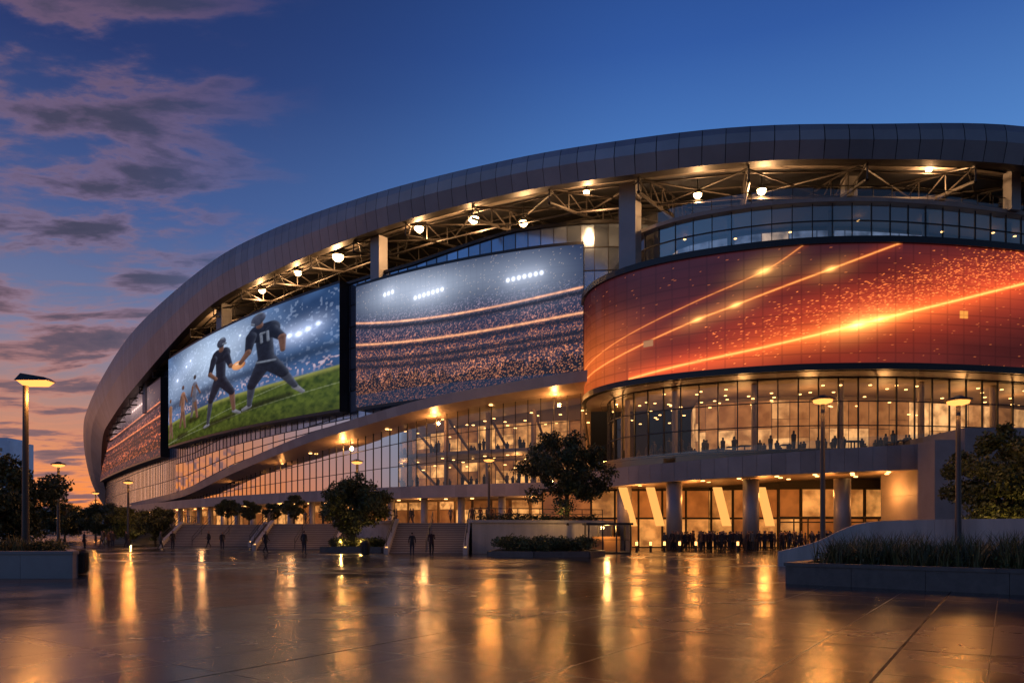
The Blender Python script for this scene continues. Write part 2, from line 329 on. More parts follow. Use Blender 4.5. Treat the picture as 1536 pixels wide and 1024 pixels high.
# --- lower facade glazing under sweeping canopy
mk=(F[:,0]<9)&(F[:,0]>-58); Fl=F[mk]
zt=np.maximum(cz(Fl[:,0])+.25,7.2)
curtain(Fl,6.8,zt,3,M_glass,M_mull,'concourse_glazing','concourse_mullions',mw=.07,md=.06,every=1,hw=.05)
def interior_var():
    I=MB();S=MB();D=MB();K=MB()
    Q=resample(Fl,3.0); zc=cz(Q[:,0]); B=off(Q,-9,C0)
    for f,(za,zb) in enumerate(((6.8,10.9),(10.9,15.6))):
        for i in range(len(B)-1):
            top=min(zb,zc[i]+.1)
            if top<za+1: continue
            a,b=B[i][:2],B[i+1][:2]; e=(b-a)*.03
            zz=np.linspace(za+.3,top-.3,random.choice([2,3,4]))
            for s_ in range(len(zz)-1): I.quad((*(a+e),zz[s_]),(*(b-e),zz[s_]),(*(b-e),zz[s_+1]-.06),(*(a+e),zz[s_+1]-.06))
            A=off(Q,-.4,C0); B2=B
            S.hexa([(*A[i][:2],za-.2),(*A[i+1][:2],za-.2),(*B2[i+1][:2],za-.2),(*B2[i][:2],za-.2),(*A[i][:2],za+.2),(*A[i+1][:2],za+.2),(*B2[i+1][:2],za+.2),(*B2[i][:2],za+.2)])
            for dd in (1.2,3.5,6.5):
                if random.random()<.8:
                    p=off(Q,-dd,C0)[i]; D.rev((p[0],p[1],top-.5-random.choice([0,0,.6,1.3])),[(.001,.06),(.18,.06),(.18,0),(.001,0)],8)
            for _ in range(3):
                dd=random.uniform(1,7);t=random.random(); p=off(Q,-dd,C0); q=p[i]*(1-t)+p[i+1]*t; visitor(K,q,za+.2)
            if i%2==0:
                p=off(Q,-2,C0)[i]; S.tube((*p[:2],za),(*p[:2],top),.3,.3,10)
                p2=off(Q,-8,C0)[i]; S.tube((*p[:2],top),(*p2[:2],za+.3),.18,.18,4)
            if f==0 and i%6==3 and i<48:
                p=off(Q,-4,C0)[i]; light('concourse_light',(p[0],p[1],top-1.0),300,(1,.46,.14),.3,ST)
    W=off(Q,-9.1,C0); S.strip(z3(W,2),z3(W,zc+.3))
    I.build('concourse_back_wall',[M_glow],ST);S.build('concourse_slabs',[M_slab],ST);D.build('concourse_downlights',[M_down],ST);K.build('concourse_visitors',[M_blk],ST)
interior_var()
# --- sweeping canopy
can=catmull([(9.5,75.6,17.3),(7.7,76,17.2),(4.3,77,16.9),(-2.4,80.3,16.4),(-9.8,84,15.7),(-18.7,90,14.4),(-28,97,12.9),(-42.6,112,10.4),(-56.8,128,7.8),(-73.4,150,7.1),(-107,200,7),(-122,229,7)],14)
can=resample(can,1.6)
cn=MB(); ci=off(can,-9,C0); cu=off(can,-7,C0)
A=can.copy(); A2=off(can,.25,C0); A2[:,2]=can[:,2]+1.1
for i in range(len(can)-1):
    cn.quad(A[i],A[i+1],A2[i+1],A2[i],0)
    b0=ci[i].copy();b1=ci[i+1].copy(); b0[2]-=.5;b1[2]-=.5
    for s_ in range(3):
        t0=s_/3;t1=(s_+1)/3-.004; cn.quad(A[i]*(1-t0)+b0*t0,A[i+1]*(1-t0)+b1*t0,A[i+1]*(1-t1)+b1*t1,A[i]*(1-t1)+b0*t1,1)
    c0=cu[i].copy();c1=cu[i+1].copy(); c0[2]+=1.6;c1[2]+=1.6
    cn.quad(A2[i],A2[i+1],c1,c0,0)
cn.build('sweeping_canopy',[M_rim,M_rimlow],ST)
cf_=off(can,-3.2,C0); cdn=MB()
for i in range(4,len(cf_)-20,5):
    p=cf_[i]; cdn.rev((p[0],p[1],p[2]-.26),[(.001,.0),(.22,.0),(.22,.08)],10)
    if i%10==4 and i<75: light('canopy_downlight',(p[0],p[1],p[2]-1.0),620,(1,.42,.11),.25,ST)
cdn.build('canopy_downlights',[M_down],ST)
# --- concourse floor fascia + undercroft
mk=(F[:,0]<9.5)&(F[:,0]>-100); Fg=F[mk]
fs=MB(); ff=off(Fg,3.0,C0)
for i in range(0,len(ff)-2,2):
    seg=ff[i:i+3]; ribbon(fs,seg,5.5+(i%4)*.0005,6.9+(i%4)*.0005,5.5,C0)
fs.build('concourse_fascia',[M_concp],ST)
ug=MB(); Qb=resample(off(Fg,-4.5,C0),2.6); uc=MB(); ud=MB(); ub=MB()
for i in range(len(Qb)-1):
    a,b=Qb[i][:2],Qb[i+1][:2]; e=(b-a)*.08
    ug.quad((*(a+e),2.5),(*(b-e),2.5),(*(b-e),4.3),(*(a+e),4.3)); ug.quad((*(a+e),4.4),(*(b-e),4.4),(*(b-e),5.35),(*(a+e),5.35))
ub.strip(z3(off(Fg,-4.7,C0),0),z3(off(Fg,-4.7,C0),5.6))
Qc=resample(off(Fg,1.6,C0),5.2)
for p in Qc: uc.tube((p[0],p[1],0),(p[0],p[1],5.5),.42,.42,14)
Qd=resample(off(Fg,.5,C0),3.6)
for p in Qd: ud.rev((p[0],p[1],5.38),[(.001,0),(.2,0),(.2,.08)],8)
ug.build('undercroft_glow_panels',[M_glowd],ST); uc.build('undercroft_columns',[M_col],ST,True); ud.build('undercroft_downlights',[M_down],ST); ub.build('undercroft_wall',[M_slab],ST)  # recessed undercroft wall panels, warm light painted as emission
for x in range(2,len(Qd),4):
    p=Qd[x]; light('undercroft_light',(p[0],p[1],4.8),330,(1,.40,.10),.3,ST)
# --- big screens
def vcmat(name,s=1.0):
    m=bpy.data.materials.new(name); m.use_nodes=True; nt=m.node_tree; nt.nodes.clear()
    a=nt.nodes.new('ShaderNodeAttribute'); a.attribute_name='Col'; e=nt.nodes.new('ShaderNodeEmission'); gl=nt.nodes.new('ShaderNodeBsdfGlossy'); gl.inputs[0].default_value=(.03,.03,.03,1); gl.inputs['Roughness'].default_value=.15
    ad=nt.nodes.new('ShaderNodeAddShader'); o=nt.nodes.new('ShaderNodeOutputMaterial'); e.inputs[1].default_value=s
    nt.links.new(a.outputs['Color'],e.inputs[0]); nt.links.new(e.outputs[0],ad.inputs[0]); nt.links.new(gl.outputs[0],ad.inputs[1]); nt.links.new(ad.outputs[0],o.inputs[0]); return nosample(m)
def screen(P,z0,z1,nu,nv,paint,name,C=C0,s=1.0,frame=.35,thick=1.6):
    B=MB(); ribbon(B,P,z0-frame,z1+frame,thick,C); B.build(name+'_housing',[M_dark],ST)
    S=off(P,.03,C); d=np.r_[0,np.cumsum(np.linalg.norm(np.diff(S[:,:2],axis=0),axis=1))]; u=np.linspace(0,1,nu)
    xs=np.interp(u*d[-1],d,S[:,0]); ys=np.interp(u*d[-1],d,S[:,1]); v=np.linspace(0,1,nv)
    U,V=np.meshgrid(u,v); co_=np.stack([np.tile(xs,nv),np.tile(ys,nv),np.repeat(z0+(z1-z0)*v,nu)],1)
    i=np.arange(nu-1);j=np.arange(nv-1); I,J=np.meshgrid(i,j); a=(J*nu+I).ravel(); fc=np.stack([a,a+1,a+1+nu,a+nu],1)
    me=bpy.data.meshes.new(name); me.from_pydata(co_.tolist(),[],fc.tolist())
    col=paint(U,V,np.tile(xs,(nv,1)),z0+(z1-z0)*V); ca=me.color_attributes.new('Col','FLOAT_COLOR','POINT')
    rgba=np.ones((nu*nv,4),np.float32); rgba[:,:3]=np.clip(col,0,6).reshape(-1,3); ca.data.foreach_set('color',rgba.ravel())
    me.materials.append(vcmat(name+'_led',s)); o=link(bpy.data.objects.new(name,me)); o.parent=ST
def vnoise(U,V,fu,fv,seed,oct=4):
    r=np.random.default_rng(seed); out=np.zeros_like(U); amp=1;tot=0
    for k_ in range(oct):
        nu_=int(fu*2**k_)+2; nv_=int(fv*2**k_)+2; g=r.random((nv_+1,nu_+1)); x=U*(nu_-1); y=V*(nv_-1); xi=x.astype(int);yi=y.astype(int); fx=x-xi;fy=y-yi
        fx=fx*fx*(3-2*fx);fy=fy*fy*(3-2*fy)
        out+=amp*(g[yi,xi]*(1-fx)*(1-fy)+g[yi,xi+1]*fx*(1-fy)+g[yi+1,xi]*(1-fx)*fy+g[yi+1,xi+1]*fx*fy); tot+=amp; amp*=.55
    return out/tot
def c3(c,shape): return np.ones(shape+(3,))*np.array(c)
def mix(a,b,t): t=np.clip(t,0,1)[...,None]; return a*(1-t)+b*t
def cap(x,y,a,b,r0,r1):
    ax,ay=a;bx,by=b; dx,dy=bx-ax,by-ay; t=np.clip(((x-ax)*dx+(y-ay)*dy)/(dx*dx+dy*dy),0,1); rr=r0+(r1-r0)*t; qx=x-ax-t*dx; qy=y-ay-t*dy
    return np.hypot(qx,qy)-rr, qx/rr, qy/rr
def paint_match(U,V,XX,ZZ):
    A=1.6; x=U*A;y=V; sh=U.shape; r=np.random.default_rng(3)
    n=vnoise(U,V,6,3,5); nh=vnoise(U,V,60,30,15,3); c=mix(c3((.012,.035,.10),sh),c3((.08,.17,.36),sh),(n-.3)*1.6)
    hz=np.exp(-((x-.62)**2/.16+(y-.80)**2/.07)); c=mix(c,c3((.50,.63,.80),sh),hz*.9)
    hz=np.exp(-((x-.1)**2/.05+(y-.62)**2/.05)); c=mix(c,c3((.30,.38,.50),sh),hz*.6)
    sp2=vnoise(U,V,110,55,8,1)
    c+= ((sp2>.76)*.12*(y>.38)*(y<.98))[...,None]*np.array([.8,.95,1.2])
    for bx,by,s in ((1.30,.70,1),(1.36,.69,1.2),(1.42,.71,1),(1.48,.73,.9),(1.24,.71,.6),(.30,.80,.6),(.36,.84,.6),(.16,.70,.8),(.92,.86,.5)):
        d=np.hypot(x-bx,y-by); c+=(np.exp(-(d/(.016*s))**2)*1.1+np.exp(-(d/.08)**2)*.20*s)[...,None]*np.array([.85,.95,1.2])
    c=mix(c,c3((.010,.018,.04),sh),np.exp(-((y-(.42+.10*U))/.05)**2)*.7)
    hor=.25+.13*U+.02*np.sin(U*5)
    c+=((sp2>.66)*np.exp(-((y-(hor+.05))/.04)**2)*.35)[...,None]*np.array([1.0,.55,.35])
    g=mix(c3((.018,.036,.004),sh),c3((.085,.115,.014),sh),nh*1.5-.3)
    g=mix(g,c3((.40,.38,.10),sh),np.exp(-((y-(hor-.015))/.022)**2)*.45)
    g=mix(g,g*.35,np.clip((.12-y)/.2,0,1))
    for k_ in (0.12,.22): g=mix(g,c3((.30,.33,.18),sh),(np.abs(y-(.02+k_*U*1.6))<.004)*.35)
    c=mix(c,g,np.clip((hor-y)/.015,0,1))
    lum=.5+.8*nh; TH=.84
    def fig(parts,body,rim,lf=1.0):
        nonlocal c
        for (a,b,r0,r1,cc) in parts:
            d,qx,qy=cap(x,y,a,b,r0*TH,r1*TH); cb_=np.array(cc if cc is not None else body)
            li=np.clip(.85*qx+.35*qy,0,1)**3; l2=np.clip(-.8*qx+.3*qy,0,1)**5
            colr=cb_*lum[...,None]*(.5+.8*np.clip(.5+.5*qy,0,1))[...,None]+(li*.55+l2*.22)[...,None]*np.array(rim)*lf*lum[...,None]*(.25+cb_*3)
            c=mix(c,colr,np.clip(-d/.007+.5,0,1))
    bk=(.008,.010,.020); sk=(.13,.06,.038); rim=(.45,.52,.65)
    def shadow(a,b):
        nonlocal c
        d=cap(x,y,a,b,.028,.02)[0]; c=mix(c,c*.25,np.clip(-d/.03+.5,0,1))
    shadow((.92,.15),(1.30,.20)); shadow((.55,.09),(.85,.13)); shadow((.18,.06),(.30,.08)); shadow((.36,.2),(.47,.21))
    fig([((.41,.40),(.37,.24),.028,.016,(.10,.08,.08)),((.42,.40),(.45,.22),.028,.016,sk),((.42,.56),(.41,.41),.042,.032,None),((.44,.55),(.49,.46),.016,.012,sk),((.39,.55),(.37,.46),.016,.012,sk),((.42,.64),(.42,.65),.022,.022,(.05,.04,.04))],(.10,.10,.13),rim)
    fig([((.24,.34),(.20,.17),.028,.015,sk),((.25,.34),(.28,.15),.028,.015,sk),((.25,.51),(.24,.34),.040,.032,None),((.27,.5),(.31,.42),.016,.012,sk),((.22,.5),(.2,.41),.016,.012,sk),((.25,.585),(.25,.595),.022,.022,(.1,.05,.04))],(.22,.10,.06),rim)
    fig([((.04,.26),(.02,.08),.024,.014,sk),((.05,.26),(.07,.08),.024,.014,sk),((.04,.42),(.04,.26),.036,.03,None),((.04,.5),(.04,.51),.02,.02,sk)],(.24,.11,.06),rim)
    sock=(.03,.034,.05); shoe=(.16,.16,.18); stripe=(.14,.16,.20)
    fig([((.585,.10),(.545,.085),.020,.015,shoe),((.62,.34),(.585,.12),.036,.020,sock),((.71,.52),(.62,.34),.066,.040,None),((.86,.17),(.915,.14),.020,.014,shoe),((.84,.36),(.86,.19),.036,.020,sk),((.735,.50),(.84,.36),.064,.038,None),
         ((.73,.68),(.73,.53),.066,.058,None),((.70,.745),(.765,.745),.082,.078,None),((.655,.73),(.61,.60),.044,.028,None),((.61,.60),(.68,.53),.026,.019,sk),((.79,.72),(.83,.61),.042,.027,None),((.83,.61),(.875,.585),.024,.018,sk),((.735,.80),(.737,.83),.03,.03,sk),((.733,.865),(.745,.875),.052,.048,(.04,.045,.07)),((.725,.905),(.755,.90),.008,.008,stripe),((.755,.85),(.785,.845),.010,.010,stripe)],bk,rim)
    d=np.hypot((x-.905)*.75,(y-.585)*1.15); bl=np.clip(1-((x-.89)**2+(y-.60)**2)/.006,0,1); c=mix(c,c3((.30,.10,.03),sh)+bl[...,None]*np.array([.5,.26,.11]),np.clip((.050-d)/.008,0,1)); c=mix(c,c3((.8,.7,.6),sh),(np.abs(y-.60)<.006)*(np.abs(x-.905)<.03)*.7)
    fig([((1.0,.175),(.945,.155),.024,.017,shoe),((1.02,.36),(1.0,.19),.044,.024,sock),((1.12,.53),(1.02,.36),.080,.048,None),((1.335,.255),(1.385,.20),.024,.016,shoe),((1.255,.40),(1.335,.265),.044,.024,sock),((1.15,.53),(1.255,.40),.080,.048,None),
         ((1.12,.72),(1.135,.56),.078,.074,None),((1.065,.81),(1.165,.81),.094,.088,None),((1.175,.80),(1.25,.71),.058,.036,None),((1.25,.71),(1.255,.60),.034,.022,sk),((1.015,.80),(.99,.67),.056,.036,None),((.99,.67),(.925,.60),.034,.024,sk),((1.085,.88),(1.08,.91),.034,.034,sk),((1.068,.935),(1.085,.948),.062,.056,(.04,.045,.07)),((1.055,.985),(1.10,.985),.008,.008,stripe),((1.02,.915),(1.035,.905),.010,.010,stripe),((1.095,.80),(1.10,.72),.011,.011,stripe),((1.095,.80),(1.12,.80),.011,.011,stripe),((1.145,.80),(1.15,.72),.011,.011,stripe),((1.06,.55),(1.20,.53),.010,.010,stripe)],bk,rim,1.15)
    return c*np.array([1,1,1.05])*1.05
def paint_crowd(U,V,XX,ZZ,dim=1.0):
    sh=U.shape; r=np.random.default_rng(11)
    c=mix(c3((.034,.026,.040),sh),c3((.014,.026,.075),sh),V*1.2)
    c+=(np.exp(-((V-.86)/.13)**2)*np.exp(-((U-.38)/.36)**2)*.24)[...,None]*np.array([.75,.85,1.0])
    for bx,by,n_ in ((.40,.79,7),(.80,.80,7),(.20,.87,3)):
        for k_ in range(n_):
            d=np.hypot((U-bx-(k_-n_/2)*.021)*1.8,(V-by-.004*k_)*.8); c+=(np.exp(-(d/.0095)**2)*2.4+np.exp(-(d/.045)**2)*.10)[...,None]*np.array([.9,.95,1.1])
        d=np.hypot((U-bx)*1.2,(V-by)); c+=(np.exp(-(d/.17)**2)*.26)[...,None]*np.array([.8,.9,1.1])
    sag=lambda h,a: h+a*((U-.5)**2)*4
    sp=r.random(sh); sp=np.maximum(sp,vnoise(U,V,160,90,2,1)); bl=vnoise(U,V,8,8,3); bl2=np.clip(vnoise(U,V,16,3,33)*2-.4,0,1.3)
    inten=np.clip((sag(.74,.05)-V)/.08,0,1)*(.1+.6*bl+.6*bl2)
    warmf=np.clip((sag(.66,.03)-V)/.3+.15,0,1)
    colr=mix(c3((.26,.25,.36),sh),c3((1.0,.32,.11),sh),warmf)
    c+=colr*(((sp>.89)*1.0+(sp>.72)*.12)*inten*(.8+.5*np.clip(.45-V,0,1)/.45))[...,None]
    c+=((r.random(sh)>.987)*(V>.7)*.35)[...,None]*np.array([1,.7,.45])
    for h,a,wd,st in ((.61,.09,.007,1.5),(.45,.07,.008,1.4),(.305,.06,.003,.2),(.36,.06,.003,.18)):
        z=sag(h,a); c=mix(c,c3((.012,.012,.022),sh),np.exp(-((V-z+.035)/.022)**2)*.9)
        c+=(np.exp(-((V-z)/wd)**2)*st*(.5+.5*vnoise(U,V,60,2,int(h*100),1)))[...,None]*np.array([1.0,.42,.16])
    hh=.12+.16*vnoise(U,V*0,44,1,21,3)+.02*np.sin(U*9)
    c=mix(c,c3((.008,.008,.015),sh),np.clip((hh-V)/.01,0,1)*(.88-.4*(sp>.9)))
    c+=((r.random(sh)>.955)*(V<.26)*.6)[...,None]*np.array([1,.38,.14])
    c=mix(c,c3((.012,.028,.07),sh),(V<.10)*.6)
    return c*dim
def seams(c,U,V,nu,nv,a=.25):
    g=((U*nu)%1<.07)|((V*nv)%1<.09); return c*(1-a*g)[...,None]
def paint_left(U,V,XX,ZZ):
    c=paint_crowd(U,V,XX,ZZ,1.0); return mix(c,c*np.array([1.4,.75,.5])+np.array([.06,.024,.02]),np.ones_like(U)*.8)*.85
def paint_orange(U,V,XX,ZZ):
    sh=U.shape; r=np.random.default_rng(5); x=XX; z=ZZ
    n=vnoise(U,V,10,3,31); c=mix(c3((.085,.012,.010),sh),c3((.036,.008,.013),sh),(V-.3)*1.6)
    c+=(np.exp(-((x-31-(z-20)*1.8)/15)**2)*np.exp(-((z-(16.8+(x-14)*.20))/3.4)**2)*.46)[...,None]*np.array([1,.085,.010])
    c+=(np.exp(-((x-8)/3.5)**2)*np.exp(-((z-18.0)/3.6)**2)*.65)[...,None]*np.array([1,.20,.03])
    c*=(.45+1.1*n)[...,None]
    def streak(P,wd,st,halo=.06):
        nonlocal c
        P=catmull(P,10); zz=np.interp(x,P[:,0],P[:,1],left=-99,right=-99); d=np.abs(z-zz); ww=np.interp(x,P[:,0],np.linspace(.6,1,len(P)))
        c+=(np.exp(-(d/wd)**2)*st*ww)[...,None]*np.array([1,.30,.05]); c+=(np.exp(-(d/(wd*6))**2)*st*halo*2)[...,None]*np.array([1,.12,.015])
        c+=(np.exp(-(d/(wd*.4))**2)*st*.30)[...,None]*np.array([.8,.5,.2])
    streak([(7.5,18.6),(10.5,20.0),(16,22.0),(21.7,24.1),(25.2,26.3)],.06,.8)
    streak([(7.5,17.4),(10,18.3),(16.5,20.5),(19.5,21.4),(27,23.9),(33,26.1)],.085,1.2)
    streak([(11,16.0),(14.5,16.5),(22,17.6),(29,19.1),(38,21.4),(50,24.8)],.13,1.8,halo=.12)
    for bx,bz,s,q in ((21.7,24.1,.28,2.0),(16.5,20.5,.20,1.5),(19.5,21.4,.20,1.7),(27,23.9,.22,1.5),(29.2,19.15,.28,3.0),(31,19.6,.2,1.5)):
        d=np.hypot((x-bx)*.5,z-bz-(x-bx)*.24); c+=(np.exp(-(d/s)**2)*q+np.exp(-(d/(s*4))**2)*q*.16)[...,None]*np.array([1,.46,.12])
    d=np.hypot((x-30)*.12,(z-19.3-(x-30)*.235)); c+=(np.exp(-(d/.40)**2)*2.2+np.exp(-(d/1.1)**2)*.38)[...,None]*np.array([1,.30,.05])
    dens=np.exp(-((z-(20.9+(x-29)*.26))/1.5)**2)*np.clip((x-14)/20,0,1)
    sp=r.random(sh); sp=np.maximum(sp,np.roll(sp,1,1)*.999*(r.random(sh)>.5))
    c+=((sp>(1-.20*dens))*r.random(sh)**2*1.9)[...,None]*np.array([1,.24,.05])
    c+=((sp>.9965)*.45)[...,None]*np.array([1,.25,.06])
    for bx,bz in ((38.6,20.2),(12.6,19.0)):
        m=(np.abs(x-bx)<.38)&(np.abs(z-bz)<.32); c=np.where(m[...,None],np.array([1.2,.42,.07])*(.9 if bx>20 else .3)+(0 if bx>20 else .06),c)
    return seams(c,U,V,70,12,.28)
def sub(P,x0,x1,d):
    Q=off(P,d,C0); xs=Q[:,0]; order=np.argsort(xs); Q=Q[order]; xx=np.linspace(x0,x1,40); return np.stack([xx,np.interp(xx,Q[:,0],Q[:,1])],1)
screen(sub(F,-64.8,-22.4,1.6),17.5,33.8,460,210,paint_match,'match_screen')
screen(sub(F,-19.8,7.7,1.6),17.3,32.6,360,200,lambda U,V,a,b: seams(paint_crowd(U,V,a,b),U,V,40,20,.08),'crowd_screen')
screen(sub(F,-126,-68.6,1.6),16.3,31.2,200,90,paint_left,'side_screen')
# --- drum
CD=(33,90)
D0=catmull([(8.6,84),(7.9,80),(7.75,76.5),(8.5,73),(10.6,69.6),(14.2,66.5),(19.3,64.0),(24.5,62.5),(30,62),(35.8,62.3),(44.7,64),(57.6,68),(75,78),(92,95)],12)
Dp=resample(D0,1.2)
screen(Dp,15.9,26.0,980,190,paint_orange,'curved_screen',C=CD,frame=.0,thick=1.2)
dm=MB(); ribbon(dm,off(Dp,.35,CD),26.0,26.55,1.6,CD); ribbon(dm,off(Dp,.25,CD),15.35,15.9,1.5,CD); dm.build('drum_rim',[M_dark],ST)
sf=MB()
for k_ in range(5):
    a=z3(off(Dp,-.2-k_*1.6,CD),15.3); b=z3(off(Dp,-.2-(k_+1)*1.6+.03,CD),15.3)
    sf.strip(a,b)
sf.build('drum_soffit',[M_rimlow],ST)
dk=MB(); dk.strip(z3(off(Dp,-.2,CD),26.3),z3(off(Dp,-14,CD),26.3)); dk.build('terrace_deck',[M_slab],ST)
T=resample(off(Dp,-4.2,CD),1.75)
curtain(T,26.5,31.3,3,M_glassb,M_mull,'terrace_glazing','terrace_mullions',mw=.07,md=.08,C=CD)
interior(T,26.6,31.2,1,5,CD,glowpanel('painted_terrace_glow',(.28,.34,.5),(1,.60,.32),.32,.7,.8,.65),'terrace',rows=(.5,))  # bluish and warm emission painted behind the glass for the pane tones
tr=MB(); ribbon(tr,off(T,.5,CD),31.25,31.6,9,CD); tr.build('terrace_roof',[M_concp],ST)
rg=MB(); rr=MB(); TR=off(T,.3,CD); rg.strip(z3(TR,31.62),z3(TR,32.7)); rg.build('terrace_rail_glass',[M_rail],ST)
for i in range(len(TR)-1): rr.tube((*TR[i][:2],32.72),(*TR[i+1][:2],32.72),.04,.04,5)
for i in range(0,len(TR)): rr.tube((*TR[i][:2],31.6),(*TR[i][:2],32.72),.03,.03,5)
rr.build('terrace_rail',[M_mull],ST)
G=resample(off(Dp,-2.6,CD),1.7)
curtain(G,8.9,15.25,3,M_glass,M_mull,'lobby_glazing','lobby_mullions',mw=.10,md=.14,C=CD)
interior(G,8.9,15.2,1,9,CD,M_glow2,'lobby',pw=2.6)
for x,y in ((16,72),(22,70),(28,69),(35,69),(43,70),(11.5,78),(50,73)): light('lobby_light',(x,y,13.6),340,(1,.48,.15),.4,ST)
bal=MB(); GB=off(Dp,-.2,CD); GBi=off(GB,-1,CD)
zb0=np.interp(GB[:,0],[7,14,24,36,50],[5.9,6.2,6.6,7.0,7.2]); zb1=np.interp(GB[:,0],[7,14,24,36,50],[7.7,7.9,8.5,9.2,9.6])
for i in range(0,len(GB)-1):
    a,b=GB[i],GB[i+1]; e=(b-a)*.01
    bal.hexa([(*(a+e)[:2],zb0[i]),(*(b-e)[:2],zb0[i+1]),(*GBi[i+1][:2],zb0[i+1]),(*GBi[i][:2],zb0[i]),(*(a+e)[:2],zb1[i]),(*(b-e)[:2],zb1[i+1]),(*GBi[i+1][:2],zb1[i+1]),(*GBi[i][:2],zb1[i])])
bal.build('balcony_fascia',[M_concp],ST)
sl=MB(); sl.strip(z3(off(GB,-1,CD),zb0+.05),z3(off(GB,-14,CD),zb0+.05)); sl.strip(z3(off(GB,-1,CD),8.7),z3(off(GB,-4,CD),8.85)); sl.build('entrance_soffit',[M_rimlow],ST)
br=MB(); bq=off(GB,-.4,CD); br.strip(z3(bq,zb1),z3(bq,zb1+.9)); br.build('balcony_glass',[M_rail],ST)
EH=resample(off(Dp,-12,CD),2.2); eh=MB(); em=MB()
for i in range(len(EH)-1):
    a,b=EH[i][:2],EH[i+1][:2]; e=(b-a)*.06
    eh.quad((*(a+e),.1),(*(b-e),.1),(*(b-e),2.9),(*(a+e),2.9)); eh.quad((*(a+e),3.1),(*(b-e),3.1),(*(b-e),5.9),(*(a+e),5.9))
    em.beam(a-(b-a)*.03,a+(b-a)*.06,.3,0,6)
lw=[(3.2,77.5),(5.6,76.4),(8.2,75.9),(10.6,75.6),(13.0,75.4),(15.4,75.2),(17.8,75.1),(20.2,75.0)]
for i in range(len(lw)-1):
    a=np.array(lw[i]);b=np.array(lw[i+1]);e=(b-a)*.04
    eh.quad((*(a+e),.1),(*(b-e),.1),(*(b-e),2.9),(*(a+e),2.9)); eh.quad((*(a+e),3.1),(*(b-e),3.1),(*(b-e),5.8),(*(a+e),5.8)); em.beam(a,a+e,.3,0,6)
em.strip([(x,y+.2,0) for x,y in lw],[(x,y+.2,6.2) for x,y in lw])
eh.build('entrance_wall_panels',[glowpanel('painted_entrance_glow',(1,.30,.055),(1,.42,.10),.13,.62,.8,.35)],ST); em.strip(z3(off(EH,-.2,CD),0),z3(off(EH,-.2,CD),7)); em.build('entrance_frames',[M_blk],ST)  # warm wall lighting at the entrance painted as panel emission
ec=MB()
for x,y in ((15.0,67.8),(21.6,66.3),(29.5,65.5),(11.2,73)): ec.tube((x,y,0),(x,y,6.4),.72,.72,20)
ec.build('entrance_columns',[M_col],ST,True)
fin=MB()
for x in (11.6,14.3,20.9,25.2): fin.hexa([(x,72.5,2.2),(x+.8,72.5,2.2),(x+.8,72.9,2.2),(x,72.9,2.2),(x-1.1,72.0,6.0),(x-.3,72.0,6.0),(x-.3,72.4,6.0),(x-1.1,72.4,6.0)])
fin.build('emissive_fins',[M_fin],ST)  # uplight on the slanted fins painted as emission
edl=MB()
for dd in (2.5,5,8):
    R=resample(off(Dp,-dd,CD),3.2)
    for p in R:
        if p[0]<40: edl.rev((p[0],p[1],float(np.interp(p[0],[7,14,24,36,50],[5.85,6.15,6.55,6.95,7.15]))),[(.001,0),(.19,0),(.19,.08)],8)
edl.build('entrance_downlights',[M_down],ST)
for x,y in ((12,70),(17,68.5),(23,67),(29,66.5),(34,67)): light('entrance_light',(x,y,5.2),380,(1,.37,.08),.35,ST)
td=MB(); tg=MB()
for i in range(8):
    x=25.5+i*1.35; td.box(x,x+.09,69.9,70.05,0,3.1); tg.quad((x+.1,69.98,.05),(x+1.34,69.98,.05),(x+1.34,69.98,2.5),(x+.1,69.98,2.5)); td.box(x+.09,x+1.35,69.9,70.05,2.5,2.62); td.box(x+.09,x+1.35,69.9,70.05,3.0,3.1)
td.build('door_frames',[M_mull],ST); tg.build('door_glass',[M_glass],ST)
pb=MB(); pb.box(33.2,35.1,57.6,60,0,8.9)
for i in range(14):
    for j in range(4): pb.box(35.2+i*1.8,35.2+i*1.8+1.77,57.0,70,j*2.45,j*2.45+2.42)
pb.build('side_pylon_and_wall',[M_concp],ST)
# --- roof rim
O=[(115,130,37),(100,100,37),(80,81,37),(58.5,69,37),(44.7,64,37),(30.2,62.5,36.4),(20.5,64,37),(11.2,67.5,37.8),(-.55,76,40.1),(-16.6,88,42.1),(-35.5,106,44.8),(-51.9,122,44.9),(-77.5,150,42.3),(-100,178,37.7),(-113,195,33.5),(-119.8,205,30.4),(-127,218,24.3),(-130.6,228,16),(-131,236,8.6),(-130,243,1)]
In=[(115.5,131,33.8),(100.5,101,33.8),(80.3,81.7,33.8),(58.8,69.7,33.8),(45,64.6,33.9),(30.5,63.1,33.7),(20.6,64.6,34.2),(11.25,68.1,34.8),(-.56,77,37),(-16.9,89.5,38.3),(-35.8,107,39),(-52.8,124,38.1),(-79,153,31.2),(-96,175,27.5),(-104.8,188,26),(-113.1,202,22.6),(-118.7,212,18.9),(-123.1,222,13.6),(-126.5,232,7.8),(-127,240,1)]
Oc=catmull(O,16); Ic=catmull(In,16)
d=np.r_[0,np.cumsum(np.linalg.norm(np.diff(Oc,axis=0),axis=1))]; sN=np.linspace(0,d[-1],int(d[-1]/2.0)); Oc=np.stack([np.interp(sN,d,Oc[:,k_]) for k_ in range(3)],1); Ic=np.stack([np.interp(sN,d,Ic[:,k_]) for k_ in range(3)],1)
nr=normals(Oc,C0); rim=MB(); gapn=.014
